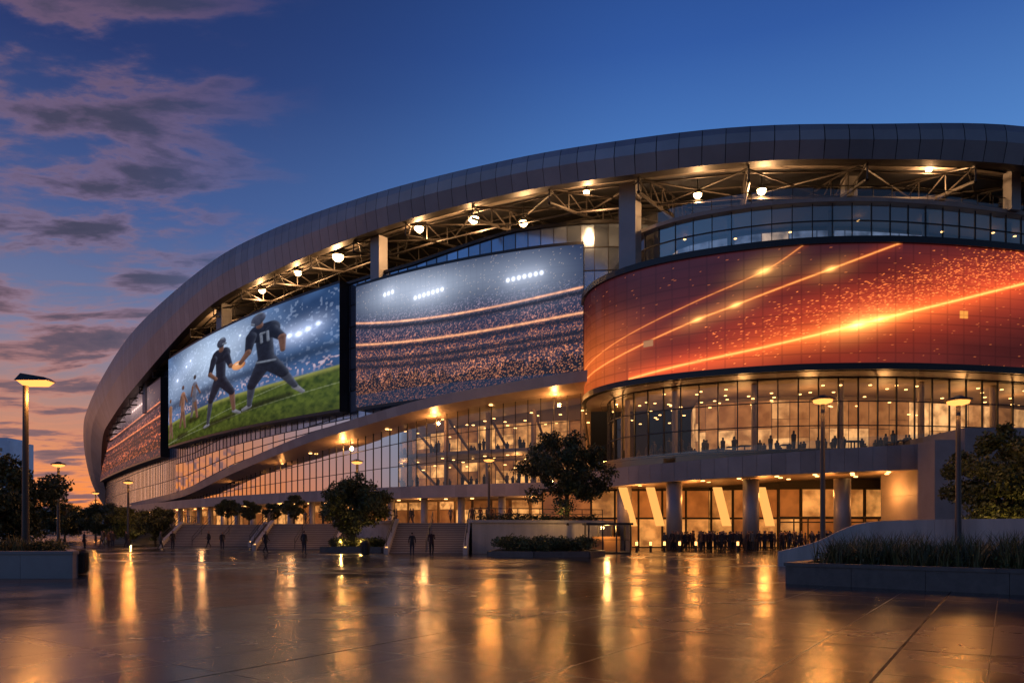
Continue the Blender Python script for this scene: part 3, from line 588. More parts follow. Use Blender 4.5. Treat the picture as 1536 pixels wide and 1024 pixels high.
for i in range(len(Oc)-1):
    o0,o1,i0,i1=Oc[i],Oc[i+1],Ic[i],Ic[i+1]
    a0=o0+(o1-o0)*gapn;a1=o1-(o1-o0)*gapn;b0=i0+(i1-i0)*gapn;b1=i1-(i1-i0)*gapn
    out=np.array([*nr[i],0])
    m0=(a0+b0)/2+out*.35; m1=(a1+b1)/2+out*.35; q0=a0*.8+b0*.2+out*.22;q1=a1*.8+b1*.2+out*.22
    rim.v+= [tuple(z) for z in (a0,a1,q1,q0,m1,m0,b1,b0)]; k_=len(rim.v)-8
    for f in ((0,1,2,3),(3,2,4,5),(5,4,6,7)): rim.f.append(tuple(k_+j for j in f)); rim.m.append(0)
rim.build('roof_rim_cladding',[M_rim],ST)
core=MB(); In3=lambda P,d,dz: np.stack([P[:,0]-nr[:,0]*d,P[:,1]-nr[:,1]*d,P[:,2]+dz],1)
core.strip(In3(Oc,.1,-.05),In3(Ic,.1,.05))
core.build('roof_rim_backing',[M_dark],ST)
lip=MB(); lip.strip(Ic,In3(Ic,1.3,.1)); lip.build('roof_rim_lip',[M_steel],ST)
rt=MB(); ot=In3(Oc,46,2); ot[:,2]=np.maximum(ot[:,2],36); rt.strip(Oc,ot); rt.build('roof_top',[M_rim],ST)
inn=In3(Ic,42,6); inn[:,2]=np.maximum(inn[:,2],34)
ce=MB()
def cpt(i,t): return Ic[i]*(1-t)+inn[i]*t+np.array([0,0,1.2*math.sin(min(1,t*4)*math.pi/2)])
NS=26
for i in range(0,len(Ic)-1):
    for s_ in range(NS):
        t0=s_/NS;t1=(s_+1)/NS-.004; dz=np.array([0,0,.18*(s_%2)])
        ce.quad(cpt(i,t0)+dz,cpt(i+1,t0)+dz,cpt(i+1,t1)+dz,cpt(i,t1)+dz)
ce.build('roof_decking',[M_ceil],ST)
cb_=MB(); cb_.strip([cpt(i,0)+np.array([0,0,.7]) for i in range(len(Ic))],[cpt(i,1)+np.array([0,0,.7]) for i in range(len(Ic))])
cb_.strip([cpt(i,.98)+np.array([0,0,.7]) for i in range(len(Ic))],[cpt(i,.98)*np.array([1,1,0]) for i in range(len(Ic))]); cb_.build('bowl_wall',[M_dark],ST)
ts=MB()
for i in range(2,len(Ic)-14,5):
    top=[cpt(i,t)-np.array([0,0,.25]) for t in np.linspace(.02,.62,8)]
    bot=[cpt(i,t)-np.array([0,0,.4+2.3*math.sin(math.pi*min(1,.15+t*1.25))]) for t in np.linspace(.02,.62,8)]
    for j in range(7):
        ts.tube(top[j],top[j+1],.13,.13,6,caps=False); ts.tube(bot[j],bot[j+1],.17,.17,6,caps=False)
        ts.tube(top[j],bot[j+1],.08,.08,5,caps=False); ts.tube(bot[j],top[j],.08,.08,5,caps=False)
    if i+5<len(Ic)-14:
        i2=i+5
        for t in (.1,.24,.40,.56):
            ts.tube(cpt(i,t)-np.array([0,0,.3]),cpt(i2,t)-np.array([0,0,.3]),.1,.1,5,caps=False)
        for t in (.14,.34):
            q=np.array([0,0,.4+2.3*math.sin(math.pi*min(1,.15+t*1.25))]); ts.tube(cpt(i,t)-q,cpt(i2,t)-q,.13,.13,6,caps=False)
        ts.tube(cpt(i,.04)-np.array([0,0,.4]),cpt(i2,.22)-np.array([0,0,1.6]),.10,.10,5,caps=False); ts.tube(cpt(i2,.04)-np.array([0,0,.4]),cpt(i,.22)-np.array([0,0,1.6]),.10,.10,5,caps=False)
ts.build('roof_trusses',[M_steel],ST)
fl=MB(); flg=MB()
for x,y,z,s in ((-23.7,100,39.1,2.1),(-31.5,108,39.7,1.5),(-39.5,116,39.7,1.5),(-11.4,90,38.8,1.6),(-4.5,86,38.3,1.7),(1.3,84,37,1.4),(7.7,76,36.8,.9),(18.2,72,34.7,1.1),(23.8,70,34.2,1.2),(38.6,68,35.2,.8),(-61,140,38.5,1.1),(-50,128,39,1.0)):
    fl.rev((x,y-.1,z),[(.001,0),(.36*s,0),(.40*s,.2),(.001,.36)],12); flg.rev((x,y-.1,z-.02),[(.001,-.38*s),(.18*s,-.34*s),(.32*s,-.18*s),(.36*s,0)],14); fl.tube((x,y-.1,z+.3),(x,y-.1,z+2.2),.06,.06,5)
    light('roof_floodlight',(x,y-.1,z-1.1),1600*s**.5,(1,.53,.22),.3,ST)
fl.build('floodlight_housings',[M_dark],ST); flg.build('floodlight_lenses',[M_flood],ST)
rc=MB()
for x,y,z0,z1,wd in ((11.6,72,26.4,35.6,1.75),(-16.8,92.6,28,38.6,1.7),(-48.5,123.5,30,39.5,2.2),(32.4,70.5,31.4,35.6,1.2),(46.5,68.2,31.4,35.4,1.1),(-76,153,26,34,2)):
    k_=np.argmin(np.hypot(Ic[:,0]-x,Ic[:,1]-y)); t=Ic[k_+1][:2]-Ic[k_-1][:2]
    rc.post((x,y),t,wd,wd*.8,z0,z1)
rc.build('roof_columns',[M_col],ST)
# ------------------------------------------------------------------ podium & stairs
PD=empty('podium_terrace'); pm=MB()
front=[(9,66),(7.6,61.6),(-3.1,57.0),(-3.3,60.3),(-9.7,60.3),(-10,62.5),(-15.8,71),(-23.4,71),(-28,84),(-38,84),(-42,98),(-52,98),(-62,127),(-112,214)]
back=[(p[0],p[1]) for p in off(F,-5,C0) if -118<p[0]<12][::-1]
poly=front+back
pm.poly([(x,y,2.4) for x,y in poly],0)
STS=(3,6,8,10)
for i in range(len(front)-1):
    a,b=front[i],front[i+1]; pm.quad((*a,0),(*b,0),(*b,2.4),(*a,2.4),0 if i>3 else 1)
    if i not in STS: pm.beam(a,b,.4,2.4,2.62,0 if i>3 else 1)
pm.build('podium',[M_conc,M_white],PD)
pr=MB()
def rail(a,b,z,h=1.0):
    a=np.array(a,float);b=np.array(b,float);Lh=np.linalg.norm(b-a); k_=max(1,int(Lh/1.8))
    za,zb=(z if hasattr(z,'__len__') else (z,z))
    P=[(*(a+(b-a)*i/k_),za+(zb-za)*i/k_) for i in range(k_+1)]
    for p in P: pr.tube(p,(p[0],p[1],p[2]+h),.035,.035,5)
    for hh in (h,h*.55): pr.tube((P[0][0],P[0][1],P[0][2]+hh),(P[-1][0],P[-1][1],P[-1][2]+hh),.03,.03,5)
for i in range(len(front)-1):
    if i in STS+(0,): continue
    rail(front[i],front[i+1],2.62,.9)
def stair(x0,x1,y0,n=14,rise=.1714,run=.345,ch=1):
    s=MB()
    for i in range(n):
        y=y0+i*run; z1=(i+1)*rise-.0005*(i==n-1)
        s.quad((x0,y,i*rise),(x1,y,i*rise),(x1,y,z1-.04),(x0,y,z1-.04),2)
        s.box(x0,x1,y-.02,y+run-.022,z1-.04,z1,0)
    for x in (x0-.35,x1+.003):
        s.hexa([(x,y0-.3,0),(x+.347,y0-.3,0),(x+.347,y0+n*run,0),(x,y0+n*run,0),(x,y0-.3,.45),(x+.347,y0-.3,.45),(x+.347,y0+n*run,2.75),(x,y0+n*run,2.75)],ch)
    s.build('stairs',[M_conc,M_white,M_riser_shade])
    for x in (x0-.17,x1+.17): rail((x,y0-.2),(x,y0+n*run),(.45,2.75),.8)
    m_=max(1,int((x1-x0)/3.5))
    for q in range(1,m_+1):
        xm=x0+(x1-x0)*q/(m_+1); rail((xm,y0),(xm,y0+n*run),(.1,2.4),.95)
    # added stair lights, so the figures stand out against the steps
    bl=MB()
    for x in (x0-.17,x1+.17): bl.rev((x,y0-.15,.45),[(.06,0),(.06,.12),(.001,.13)],8)
    bl.build('added_stair_lamp',[M_down]); light('stair_fill_light',((x0+x1)/2,y0-1.2,2.6),90,(1,.45,.16),.2,PD)
stair(-9.3,-3.7,55.45); stair(-23.0,-16.2,66.15); stair(-37.6,-28.4,79.15); stair(-51.6,-42.4,93.15)
pr.build('railings',[M_post],PD)
# ------------------------------------------------------------------ vegetation
def leaves(cl,per,size,seed):
    r=np.random.default_rng(seed); V=[];Fc=[]
    for (cx,cy,cz_,R) in cl:
        k_=int(per*R**1.6)+12; u=r.normal(size=(k_,3)); u/=np.linalg.norm(u,axis=1)[:,None]; rad=R*r.random(k_)**.45*r.uniform(.8,1.25,k_)
        P=np.array([cx,cy,cz_])+u*rad[:,None]*np.array([1,1,.75])
        a=r.normal(size=(k_,3)); a/=np.linalg.norm(a,axis=1)[:,None]; b=np.cross(a,r.normal(size=(k_,3))); b/=np.linalg.norm(b,axis=1)[:,None]+1e-9; s=(size*r.uniform(.6,1.3,k_))[:,None]
        n=len(V); Q=np.stack([P-a*s,P+b*s*.5,P+a*s,P-b*s*.5],1).reshape(-1,3); V+=Q.tolist(); Fc+=[(n+4*i,n+4*i+1,n+4*i+2,n+4*i+3) for i in range(k_)]
    return V,Fc
def tree(x,y,z,H,Wd,seed,name='tree',mt=None,trunk=.28,dn=1.0):
    mt=mt or M_leaf; r=random.Random(seed); e=empty(name); e.location=(x,y,z); hc=H*trunk
    T_=MB(); tr_=H*.022+.03; T_.tube((0,0,-.2),(.03*H*.3,0,hc),tr_*1.25,tr_*.8,10,caps=False); lead=(.05,.03,H*.7); T_.tube((.03*H*.3,0,hc),lead,tr_*.8,tr_*.25,8,caps=False)
    cl=[]; nC=72; ph=[r.uniform(0,6.28) for _ in range(4)]
    for i in range(nC):
        for _ in range(30):
            a=r.uniform(-1,1);b=r.uniform(-1,1);c=r.uniform(-1,1)
            if .08<a*a+b*b+c*c<1: break
        az=math.atan2(b,a); lob=1+.13*math.sin(3*az+ph[0]+c*2)+.10*math.sin(5*az+ph[1]-c*3)
        shp=(1-.40*max(0,c)**1.5-.22*max(0,-c))*lob*r.uniform(.85,1.1)
        cx,cy=a*Wd/2*shp,b*Wd/2*shp; cz_=hc+(H-hc)*(.5+.47*c*r.uniform(.85,1.08))
        R=Wd*r.uniform(.06,.14); cl.append((cx,cy,cz_,R))
        if i%3==0:
            s0=r.uniform(.35,1); p0=Vector((.01*H,0,hc*.9)).lerp(Vector(lead),s0*.7); T_.tube(p0,(cx*.9,cy*.9,cz_),tr_*.38,tr_*.08,5,caps=False)
    T_.build('trunk_and_limbs',[M_bark],e,True)
    V,Fc=leaves(cl,dn*480*(6/Wd)**1.6,.05*Wd**.5,seed)
    me=bpy.data.meshes.new('crown'); me.from_pydata(V,[],Fc); me.materials.append(mt); o=link(bpy.data.objects.new('crown',me)); o.parent=e; return e
tree(4.5,60.5,2.4,7.9,7.4,1,mt=M_leafd,trunk=.12)
tree(-12.9,60,0.4,5.8,6.2,2,trunk=.12)
tree(-31.9,45,0,7.0,7.4,33,trunk=.10,mt=M_leafd,dn=1.5)
tree(28.5,42,1.2,6.9,6.6,4,trunk=.10,dn=1.2)
tree(-48,92,0,4.9,6.2,5,trunk=.13); tree(-43.8,90,0,4.6,5.6,6,trunk=.13,mt=M_leafd); tree(-60,108,0,6.0,7,7,trunk=.13,mt=M_leafd); tree(-72,118,0,6.6,8,8,trunk=.13,mt=M_leafd); tree(-86,128,0,7.2,9,9,trunk=.12,mt=M_leafd)
for i,(x,y,h) in enumerate(((-25,84,3.4),(-33,92,3.2),(-29,89,2.8),(-38,98,3.6))): tree(x,y,2.4,h,h*.9,20+i,trunk=.2,mt=M_leafd,dn=.7)
def shrubs(name,pts,mt,seed,size=.09,per=420):
    V,Fc=leaves(pts,per,size,seed); me=bpy.data.meshes.new(name); me.from_pydata(V,[],Fc); me.materials.append(mt); return link(bpy.data.objects.new(name,me))
def grass(name,regionf,n,h0,h1,seed,mt=M_grass,wd=.018,spread=.45):
    r=np.random.default_rng(seed); V=[];Fc=[]
    for _ in range(n):
        x,y,z=regionf(r); hs=r.uniform(.55,1)
        for b in range(16):
            a=r.uniform(0,6.28); h=r.uniform(h0,h1)*hs; l=r.uniform(.15,spread)*h; dx,dy=math.cos(a),math.sin(a); ox,oy=x+r.normal()*.06,y+r.normal()*.06; px_,py_=-dy*wd,dx*wd
            k_=len(V); V+=[(ox-px_,oy-py_,z),(ox+px_,oy+py_,z),(ox+dx*l*.35+px_*.8,oy+dy*l*.35+py_*.8,z+h*.6),(ox+dx*l*.35-px_*.8,oy+dy*l*.35-py_*.8,z+h*.6),(ox+dx*l,oy+dy*l,z+h*.97)]
            Fc+=[(k_,k_+1,k_+2,k_+3),(k_+3,k_+2,k_+4)]
    me=bpy.data.meshes.new(name); me.from_pydata(V,[],Fc); me.materials.append(mt); return link(bpy.data.objects.new(name,me))
# foreground right planter
a0=np.array([9.5,25.5]);a1=np.array([26.0,11.5]);t=(a1-a0)/np.linalg.norm(a1-a0);nn=np.array([-t[1],t[0]]); nn=nn if nn[1]>0 else -nn
PL=MB(); L_=np.linalg.norm(a1-a0); Wp=6.0
def pq(u,v): return a0+t*u+nn*v
def pbox(u0,u1,v0,v1,z0,z1,m=0):
    q=[pq(u0,v0),pq(u1,v0),pq(u1,v1),pq(u0,v1)]; PL.hexa([(*p,z0) for p in q]+[(*p,z1) for p in q],m)
for i in range(10): pbox(i*L_/10+.006,(i+1)*L_/10-.006,0,.35,0,.62)
pbox(0,.35,.352,Wp,0,.62); pbox(0,L_,Wp+.002,Wp+.35,0,.62)
for i in range(7): pbox(i*L_/7+.004-(.04 if i==0 else 0),(i+1)*L_/7-.004,-.05,.40,.622,.74)
pbox(-.05,.40,.402,Wp+.4,.622,.738)
pbox(.36,L_,.36,Wp,.3,.6,1)
PL.build('stone_planter',[M_stone,M_soil])
def reg1(r):
    u=r.uniform(.6,L_-1);v=r.uniform(.6,Wp-.3); p=pq(u,v); return p[0],p[1],.6
grass('ornamental_grass',reg1,900,.5,1.45,1,wd=.017,spread=.75)
pts=[]
for i in range(70):
    u=random.uniform(.9,13);v=random.uniform(1,Wp-.5);p=pq(u,v);pts.append((p[0],p[1],.8,random.uniform(.25,.6)))
shrubs('shrub_bed',pts,M_leaf,3,size=.06,per=900)
cw=MB(); wp=catmull([(13.6,37.5,.75),(15.3,37.0,1.25),(17.2,36.4,2.15),(20,35.8,2.35),(25,34.6,2.4),(34,31,2.45)],8)
for i in range(len(wp)-1):
    a,b=wp[i],wp[i+1]; tt=(b-a)[:2];tt/=np.linalg.norm(tt); n_=np.array([-tt[1],tt[0]])*.2; e=(b-a)[:2]*.006
    A_=a[:2]+e;B_=b[:2]-e; cw.hexa([(*(A_-n_),0),(*(B_-n_),0),(*(B_+n_),0),(*(A_+n_),0),(*(A_-n_),a[2]),(*(B_-n_),b[2]),(*(B_+n_),b[2]),(*(A_+n_),a[2])])
cw.build('curved_retaining_wall',[M_white])
bk=MB(); bk.poly([(17,37.2,1.2),(36,32,1.2),(36,46,1.2),(20,48,1.2)]); bk.quad((17,37.2,0),(20,48,0),(20,48,1.2),(17,37.2,1.2)); bk.quad((20,48,0),(36,46,0),(36,46,1.2),(20,48,1.2)); bk.build('raised_lawn',[M_soil])
grass('lawn_grass',lambda r:(r.uniform(19,33),r.uniform(37.5,45),1.2),300,.2,.6,5)
lp=MB()
for i in range(7): lp.box(-31+i*2.016,-31+(i+1)*2.016-.012,28.2,28.5,0,.93)
def sbx(z0,z1,w0,y0,m=0): lp.hexa([(x,y,z0) for x,y in ((-16.9-w0,y0),(-16.9+.04,y0),(-21.5+.04,35),(-21.5-w0,35))]+[(x,y,z1) for x,y in ((-16.9-w0,y0),(-16.9+.04,y0),(-21.5+.04,35),(-21.5-w0,35))],m)
sbx(0,.93,.3,28.503); lp.box(-31,-16.85,28.15,28.55,.932,1.05); sbx(.934,1.05,.36,28.553)
lp.poly([(-31,28.5,.9),(-17.2,28.5,.9),(-21.8,35,.9),(-31,35,.9)],1)
lp.build('concrete_planter',[M_concp,M_soil])
def lreg():
    y=random.uniform(28.9,33.5); return random.uniform(-30,-17.7-(y-28.9)*.7),y
shrubs('planter_shrubs',[(*lreg(),1.1,random.uniform(.25,.55)) for _ in range(100)],M_leafd,9,size=.06,per=800)
def lr2(r):
    y=r.uniform(28.8,33); return r.uniform(-30,-17.5-(y-28.8)*.7),y,.9
grass('planter_grass',lr2,260,.3,.9,6)
sb=MB(); sbp=[(-1.6,50.8),(1.5,49.6),(5.2,49.8),(6.4,51.5),(6.0,56.2),(-1,56.2)]
sb.poly([(x,y,.32) for x,y in sbp],1)
for i in range(len(sbp)): sb.beam(sbp[i],sbp[(i+1)%len(sbp)],.3,0,.38)
sb.build('planting_bed',[M_stone,M_soil])
shrubs('low_shrubs',[(random.uniform(-1,5.6),random.uniform(50.4,55.7),.6+random.uniform(0,.4),random.uniform(.35,.75)) for _ in range(70)],M_leaf,12,size=.09,per=480)
sb=MB(); sbp=[(-15.2,58.6),(-10.2,57.6),(-10.2,60),(-15,63.5)]
sb.poly([(x,y,.42) for x,y in sbp],1)
for i in range(4): sb.beam(sbp[i],sbp[(i+1)%4],.35,0,.5)
sb.build('planting_bed',[M_stone,M_soil])
shrubs('low_shrubs',[(random.uniform(-14.7,-10.6),random.uniform(58.4,60.5),.75,random.uniform(.35,.75)) for _ in range(40)],M_leaf,13,size=.09,per=480)
shrubs('podium_hedge',[(x,61.9+(x-7.6)*.43+1.2,2.8,random.uniform(.35,.65)) for x in np.linspace(-2.5,7,18)],M_leafd,14,size=.1,per=420)
pts=[]
for i in range(170):
    x=-150-random.uniform(0,170); pts.append((x,random.uniform(225,290),random.uniform(1,6.5),random.uniform(2.4,4.2)))
shrubs('distant_trees',pts,M_leafd,15,size=.5,per=40)
hm=mat('hill_vegetation',(.02,.022,.02),.9,var=.3,scale=.02)
hl=MB(); xs=np.linspace(-1900,300,90); hz=34+18*np.sin(xs*.006+1)+9*np.sin(xs*.021)+3*np.sin(xs*.09)
hl.strip([(x,1500,0) for x in xs],[(x,1600,max(4,z)) for x,z in zip(xs,hz)]); hl.build('hills',[hm])
M_win=glowpanel('city_windows',(.05,.06,.09),(1,.6,.25),.12,.8,.2,.8)
def tower(x,y,w_,d_,h):
    e=empty('office_tower'); b=MB(); b.box(x-w_/2,x+w_/2,y,y+d_,0,h); b.box(x-w_*.3,x+w_*.3,y+2,y+d_-2,h,h+2); b.build('walls',[mat('tower_glass',(.30,.40,.58),.2,.4,var=.2,scale=.1)],e)
    q=MB(); nx=int(w_/3.5);nz_=int(h/3.6)
    for i in range(nx):
        for j in range(nz_):
            if random.random()<.35: xx=x-w_/2+(i+.15)*w_/nx; q.quad((xx,y-.1,j*3.6+1),(xx+w_/nx*.7,y-.1,j*3.6+1),(xx+w_/nx*.7,y-.1,j*3.6+2.9),(xx,y-.1,j*3.6+2.9))
    q.build('windows',[M_win],e)
tower(-281,400,14,20,50); tower(-330,520,20,20,15); tower(-375,700,40,20,24); tower(-420,760,26,20,20)
dl=MB()
for i in range(90):
    yy=random.uniform(170,420); xx=-yy*random.uniform(.575,.74)
    if yy<230 and xx>-138: continue
    hgt=random.uniform(3,9); dl.tube((xx,yy,0),(xx,yy,hgt),.1,.08,5,m=1); dl.rev((xx,yy,hgt),[(.001,-.35),(.42,-.15),(.42,.15),(.001,.35)],8,m=0)
dl.build('distant_street_lights',[emis('distant_lamp',(1,.40,.10),5),M_post])
# ------------------------------------------------------------------ street lamps
def lamp(x,y,H,E,kind=0,r=.14):
    e=empty('street_lamp'); e.location=(x,y,0); p=MB(); p.rev((0,0,0),[(.001,0),(r*1.9,0),(r*1.9,.12),(r*1.25,.2),(r*1.2,.9),(r,1.0),(r*.72,H-.25),(r*.72,H-.1)],14)
    if kind==0:
        p.rev((0,0,H),[(.001,.16),(.16,.15),(.30,.06),(.60,-.02),(.62,-.08),(.52,-.10)],20); p.tube((0,0,H-.4),(0,0,H+.1),r*.7,r*.5,10)
        q=MB(); q.rev((0,0,H-.11),[(.50,0),(.46,-.12),(.13,-.22)],20)
        lo=(0,0,H-.72); cx=0
    else:
        cx=.45
        def sh(z,k_): return [(cx-.72*k_,-.32*k_,z),(cx+.62*k_,-.32*k_,z),(cx+.62*k_,.32*k_,z),(cx-.72*k_,.32*k_,z)]
        p.hexa(sh(H-.02,1)+[(a,b,c+.12+.16*(a<.3)) for a,b,c in sh(H,.72)]); p.tube((0,0,H-.5),(0,0,H+.05),r*.72,r*.6,10)
        q=MB(); q.hexa([(a,b,c) for a,b,c in sh(H-.20,.62)]+sh(H-.025,.90)); lo=(cx,0,H-.65)
    p.build('post',[M_post],e,kind==0); q.build('lens',[M_lampL],e); light('lamp_light',lo,E,(1,.37,.07),.25,e)
lamp(-19.9,30,7.95,650,1); lamp(-40.2,65,7.7,1000,0); lamp(-14.8,70,8.4,1100); lamp(-2.2,70,8.6,1100); lamp(16.4,38.7,8.8,800); lamp(21.3,35,8.1,800)
lamp(-67,118,7.8,900); lamp(-84,148,7.6,900); lamp(-45,86,7.5,900)
for x,y,z,E in ((-13.6,58.3,.7,130),(-12,58.6,.7,120),(27.2,40.4,1.5,130),(29.5,40.6,1.5,120),(-46,88.5,.4,80),(4,58.6,2.8,30)):
    e=empty('tree_uplight'); b=MB(); b.rev((x,y,z-.1),[(.001,0),(.1,0),(.12,.14),(.09,.14)],10); b.build('housing',[M_dark],e); light('lamp',(x,y,z+.2),E,(1,.55,.15),.08,e)
# ------------------------------------------------------------------ bins, kiosk, bollards
def bin_(x,y,s=1):
    b=MB(); b.rev((x,y,0),[(.001,.02),(.27*s,.02),(.29*s,.08),(.31*s,.80*s),(.33*s,.84*s),(.33*s,.92*s),(.30*s,.93*s),(.29*s,.97*s),(.22*s,1.06*s),(.001,1.09*s)],20)
    for i in range(16):
        t=2*math.pi*i/16; b.tube((x+.305*s*math.cos(t),y+.305*s*math.sin(t),.1),(x+.325*s*math.cos(t),y+.325*s*math.sin(t),.78*s),.015,.015,4)
    b.build('litter_bin',[M_dark],None,False)
bin_(-18.25,31); bin_(-10.6,53,1)
KI=empty('glass_kiosk'); kf=MB(); kg=MB(); x0,x1,y0,y1=5.9,9.1,56.4,59.2
for x in np.linspace(x0,x1,4):
    for y in (y0,y1): kf.box(x-.05,x+.05,y-.05,y+.05,0,2.2)
kf.box(x0-.2,x1+.2,y0-.2,y1+.2,2.2,2.38); kf.box(x0,x1,y0,y1,0,.12); kf.box(x0,x1,y0-.03,y0+.03,1.05,1.1)
for a,b in (((x0,y0),(x1,y0)),((x0,y1),(x1,y1)),((x0,y0),(x0,y1)),((x1,y0),(x1,y1))): kg.quad((*a,.12),(*b,.12),(*b,2.19),(*a,2.19))
kf.build('frame',[M_mull],KI); kg.build('glass',[M_glass],KI); kc=MB(); kc.box(x0+.5,x1-.5,y1-.9,y1-.5,.13,1.3); kc.box(x0+.6,x0+1.3,y0+.9,y0+1.5,.13,1.0); kc.build('counter',[mat('timber',(.3,.16,.07),.5)],KI); light('kiosk_light',(7.5,57.8,2.0),260,(1,.5,.15),.15,KI)
for i,(x,y) in enumerate(((10.2,60),(11.4,60.3),(12.6,60.6),(15.3,61),(18.6,60.4),(13.9,60.8))):
    b=MB(); b.rev((x,y,0),[(.10,0),(.10,.55)],12,0); b.rev((x,y,.55),[(.095,0),(.095,.32)],12,1); b.rev((x,y,.87),[(.11,0),(.11,.08),(.001,.10)],12,0); b.build('bollard_light',[M_dark,emis('bollard_lens',(1,.45,.12),4)])
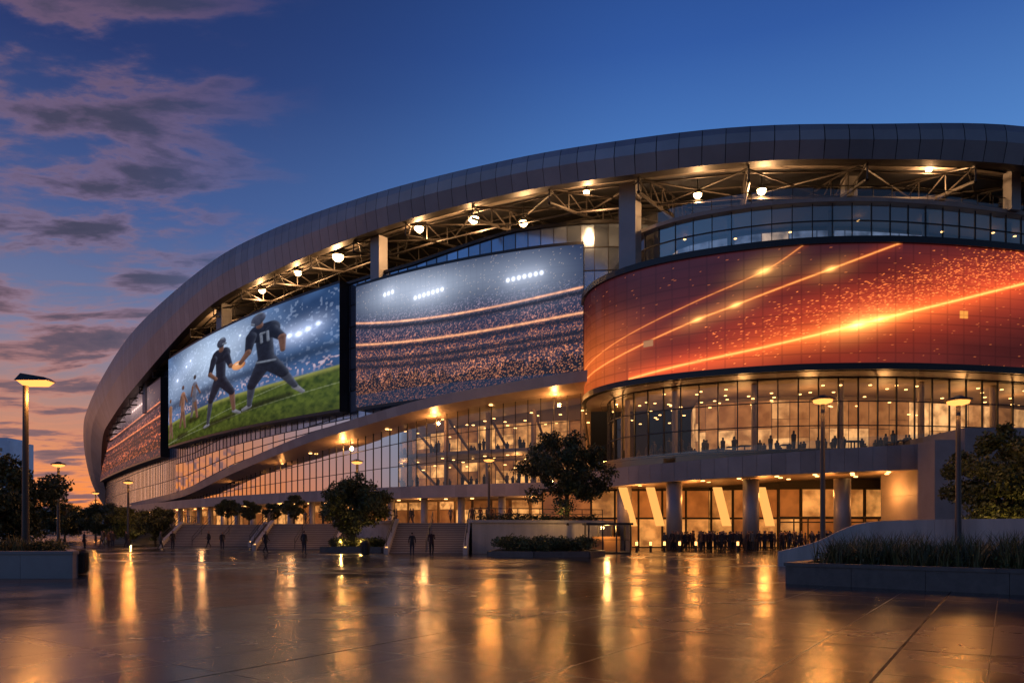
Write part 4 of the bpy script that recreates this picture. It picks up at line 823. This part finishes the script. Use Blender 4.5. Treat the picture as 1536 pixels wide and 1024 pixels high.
# ------------------------------------------------------------------ people
def person_mesh(pose,seed,top,bot,hair,skin=(.35,.2,.14)):
    st=pose
    V=[];E=[];R=[]
    def v(p,rad,par=None):
        V.append(p);R.append(rad if isinstance(rad,tuple) else (rad,rad))
        if par is not None: E.append((par,len(V)-1))
        return len(V)-1
    pel=v((0,0,.96),(.145,.105)); be=v((0,0,1.12),(.135,.10),pel); ch=v((0,-.005,1.32),(.165,.115),be); nb=v((0,0,1.46),(.085,.075),ch); nk=v((0,-.01,1.53),(.052,.052),nb); hd=v((0,-.02,1.62),(.078,.092),nk); ht=v((0,-.015,1.71),(.065,.078),hd)
    hands=[]
    for s in (-1,1):
        sw=s*st['arm']; sh=v((s*.17,0,1.43),.062,ch); el=v((s*.225,.03-sw*.35,1.15),.046,sh)
        if st.get('phone') and s==1: wr=v((s*.16,-.22,1.22),.030,el); hn=v((s*.13,-.28,1.28),(.038,.022),wr)
        else: wr=v((s*.235,-.05-sw,.93+abs(sw)*.25),.030,el); hn=v((s*.235,-.08-sw*1.15,.85+abs(sw)*.3),(.022,.038),wr)
        hands.append((Vector(V[wr]),Vector(V[hn]),s))
        lg=-s*st['leg']; hp=v((s*.085,0,.90),.092,pel); kn=v((s*.095,-.02-lg*.5-(.05 if lg<0 else 0),.50),.062,hp); an=v((s*.095,-lg*1.0+.02,.09+(.10 if lg<-.1 else 0)),.042,kn); toe=v((s*.105,-lg*1.0-.15,.035+(.02 if lg<-.1 else 0)),(.042,.030),an)
    me=bpy.data.meshes.new('sk'); me.from_pydata(V,E,[]); o=link(bpy.data.objects.new('sk',me)); sk=o.modifiers.new('s','SKIN'); sk.use_smooth_shade=True
    for i,d in enumerate(me.skin_vertices[0].data): d.radius=R[i]; d.use_root=(i==0)
    o.modifiers.new('u','SUBSURF').levels=2
    dg=bpy.context.evaluated_depsgraph_get(); dg.update(); me2=bpy.data.meshes.new_from_object(o.evaluated_get(dg)); bpy.data.objects.remove(o)
    base=MB(); base.v=[tuple(q.co) for q in me2.vertices]; base.f=[tuple(p.vertices) for p in me2.polygons]
    for p in me2.polygons:
        c=p.center; m=0
        if c.z<.10: m=3
        elif c.z<.97: m=1
        if abs(c.x)>.17 and c.z<.97 and c.z>.7: m=2
        if c.z>1.49: m=2
        if c.z>1.49 and (c.z>1.685 or (c.y>.0 and c.z>1.58)): m=4
        for (wv,hv,s) in hands:
            if (Vector(c)-hv).length<.075: m=2
            elif (Vector(c)-wv).length<.2 and c.z>.7 and abs(c.x)>.12 and m!=2: m=0
        base.m.append(m)
    for wv,hv,s in hands:
        dr_=(hv-wv).normalized(); side=Vector((0,1,0)) if abs(dr_.y)<.8 else Vector((1,0,0)); side=(side-dr_*side.dot(dr_)).normalized(); cu=Vector((-s,0,0)); cu=(cu-dr_*cu.dot(dr_)).normalized()
        for k_,ln in enumerate((.065,.075,.07,.055)):
            b0=hv+dr_*.015+side*(.026-.017*k_); m1=b0+dr_*ln*.55+cu*.008; base.tube(b0,m1,.0095,.008,6,2); base.tube(m1,m1+dr_*ln*.4+cu*.022,.008,.0055,6,2)
        b0=hv-dr_*.02+side*.03; base.tube(b0,b0+side*.028+dr_*.035,.011,.008,6,2)
    base.tube((0,-.105,1.645),(0,-.125,1.615),.008,.013,6,2)
    for s in (-1,1): base.tube((s*.075,-.01,1.635),(s*.086,-.005,1.63),.022,.016,8,2)
    base.rev((0,0,.84),[(.17,0),(.165,.10),(.15,.22)],14,0)
    mats=[mat('jacket',top,.8,var=.2,scale=9),mat('trousers',bot,.85,var=.2,scale=9),mat('skin',skin,.55),mat('shoes',(.02,.018,.016),.5),mat('hair',hair,.7)]
    mm=bpy.data.meshes.new('figure'); mm.from_pydata(base.v,[],base.f)
    for q in mats: mm.materials.append(q)
    mm.polygons.foreach_set('material_index',base.m); mm.polygons.foreach_set('use_smooth',[True]*len(base.f)); mm.update(); return mm
walk=dict(arm=.16,leg=.26); stand=dict(arm=.02,leg=.03); phone=dict(arm=.02,leg=.04,phone=True)
PM=[person_mesh(walk,1,(.02,.022,.03),(.02,.02,.025),(.01,.008,.006)),person_mesh(stand,2,(.035,.03,.03),(.025,.03,.05),(.02,.012,.007)),person_mesh(phone,3,(.05,.02,.018),(.018,.018,.02),(.012,.01,.008)),person_mesh(dict(arm=-.14,leg=-.22),4,(.10,.09,.08),(.03,.03,.035),(.03,.018,.01)),person_mesh(stand,5,(.16,.08,.05),(.02,.02,.03),(.01,.01,.01),(.2,.11,.07))]
def person(x,y,z,mi,rot,s=1.0,parent=None):
    o=link(bpy.data.objects.new('person' if parent is None else 'visitor',PM[mi])); o.location=(x,y,z); o.rotation_euler=(0,0,rot); o.scale=(s,s,s)
    if parent: o.parent=parent
for x,y,mi,rot,s in ((-19,56.5,0,1.3,1.03),(-15.2,53.6,1,2.9,1.04),(-6.95,51,1,3.3,.98),(-5.6,51,2,.4,1.06),(-25.8,65.3,1,.5,.97),(-31.3,65.3,3,2.0,1.0),(-30.5,65.9,1,1.0,1.03),(-36.8,70,0,-1.4,1),(-39.2,72,1,.3,1),(-40.2,73,4,1.6,.96),(-42.5,76,3,-1.2,1),(-35.0,60,2,2.4,1),(-46,84,0,1.5,1),(-49,88,1,0,1),(-30,72.5,0,-1.5,1)):
    person(x,y,0,mi,rot,s)
CR=empty('crowd')
for i in range(120):
    x=random.uniform(13.5,28.5); y=random.uniform(61.8,69)
    if min(math.hypot(x-a,y-b) for a,b in ((15.0,67.8),(21.6,66.3)))<1.1: continue
    person(x,y,0,random.randrange(5),random.uniform(0,6.28),random.uniform(.93,1.05),CR)
PP=empty('terrace_visitors')
for i in range(18):
    x=random.uniform(-26,0); y=float(np.interp(-x,[0,10,20,30],[72,77,86,95])); person(x,y,2.4,random.randrange(5),random.uniform(0,6.28),1,PP)
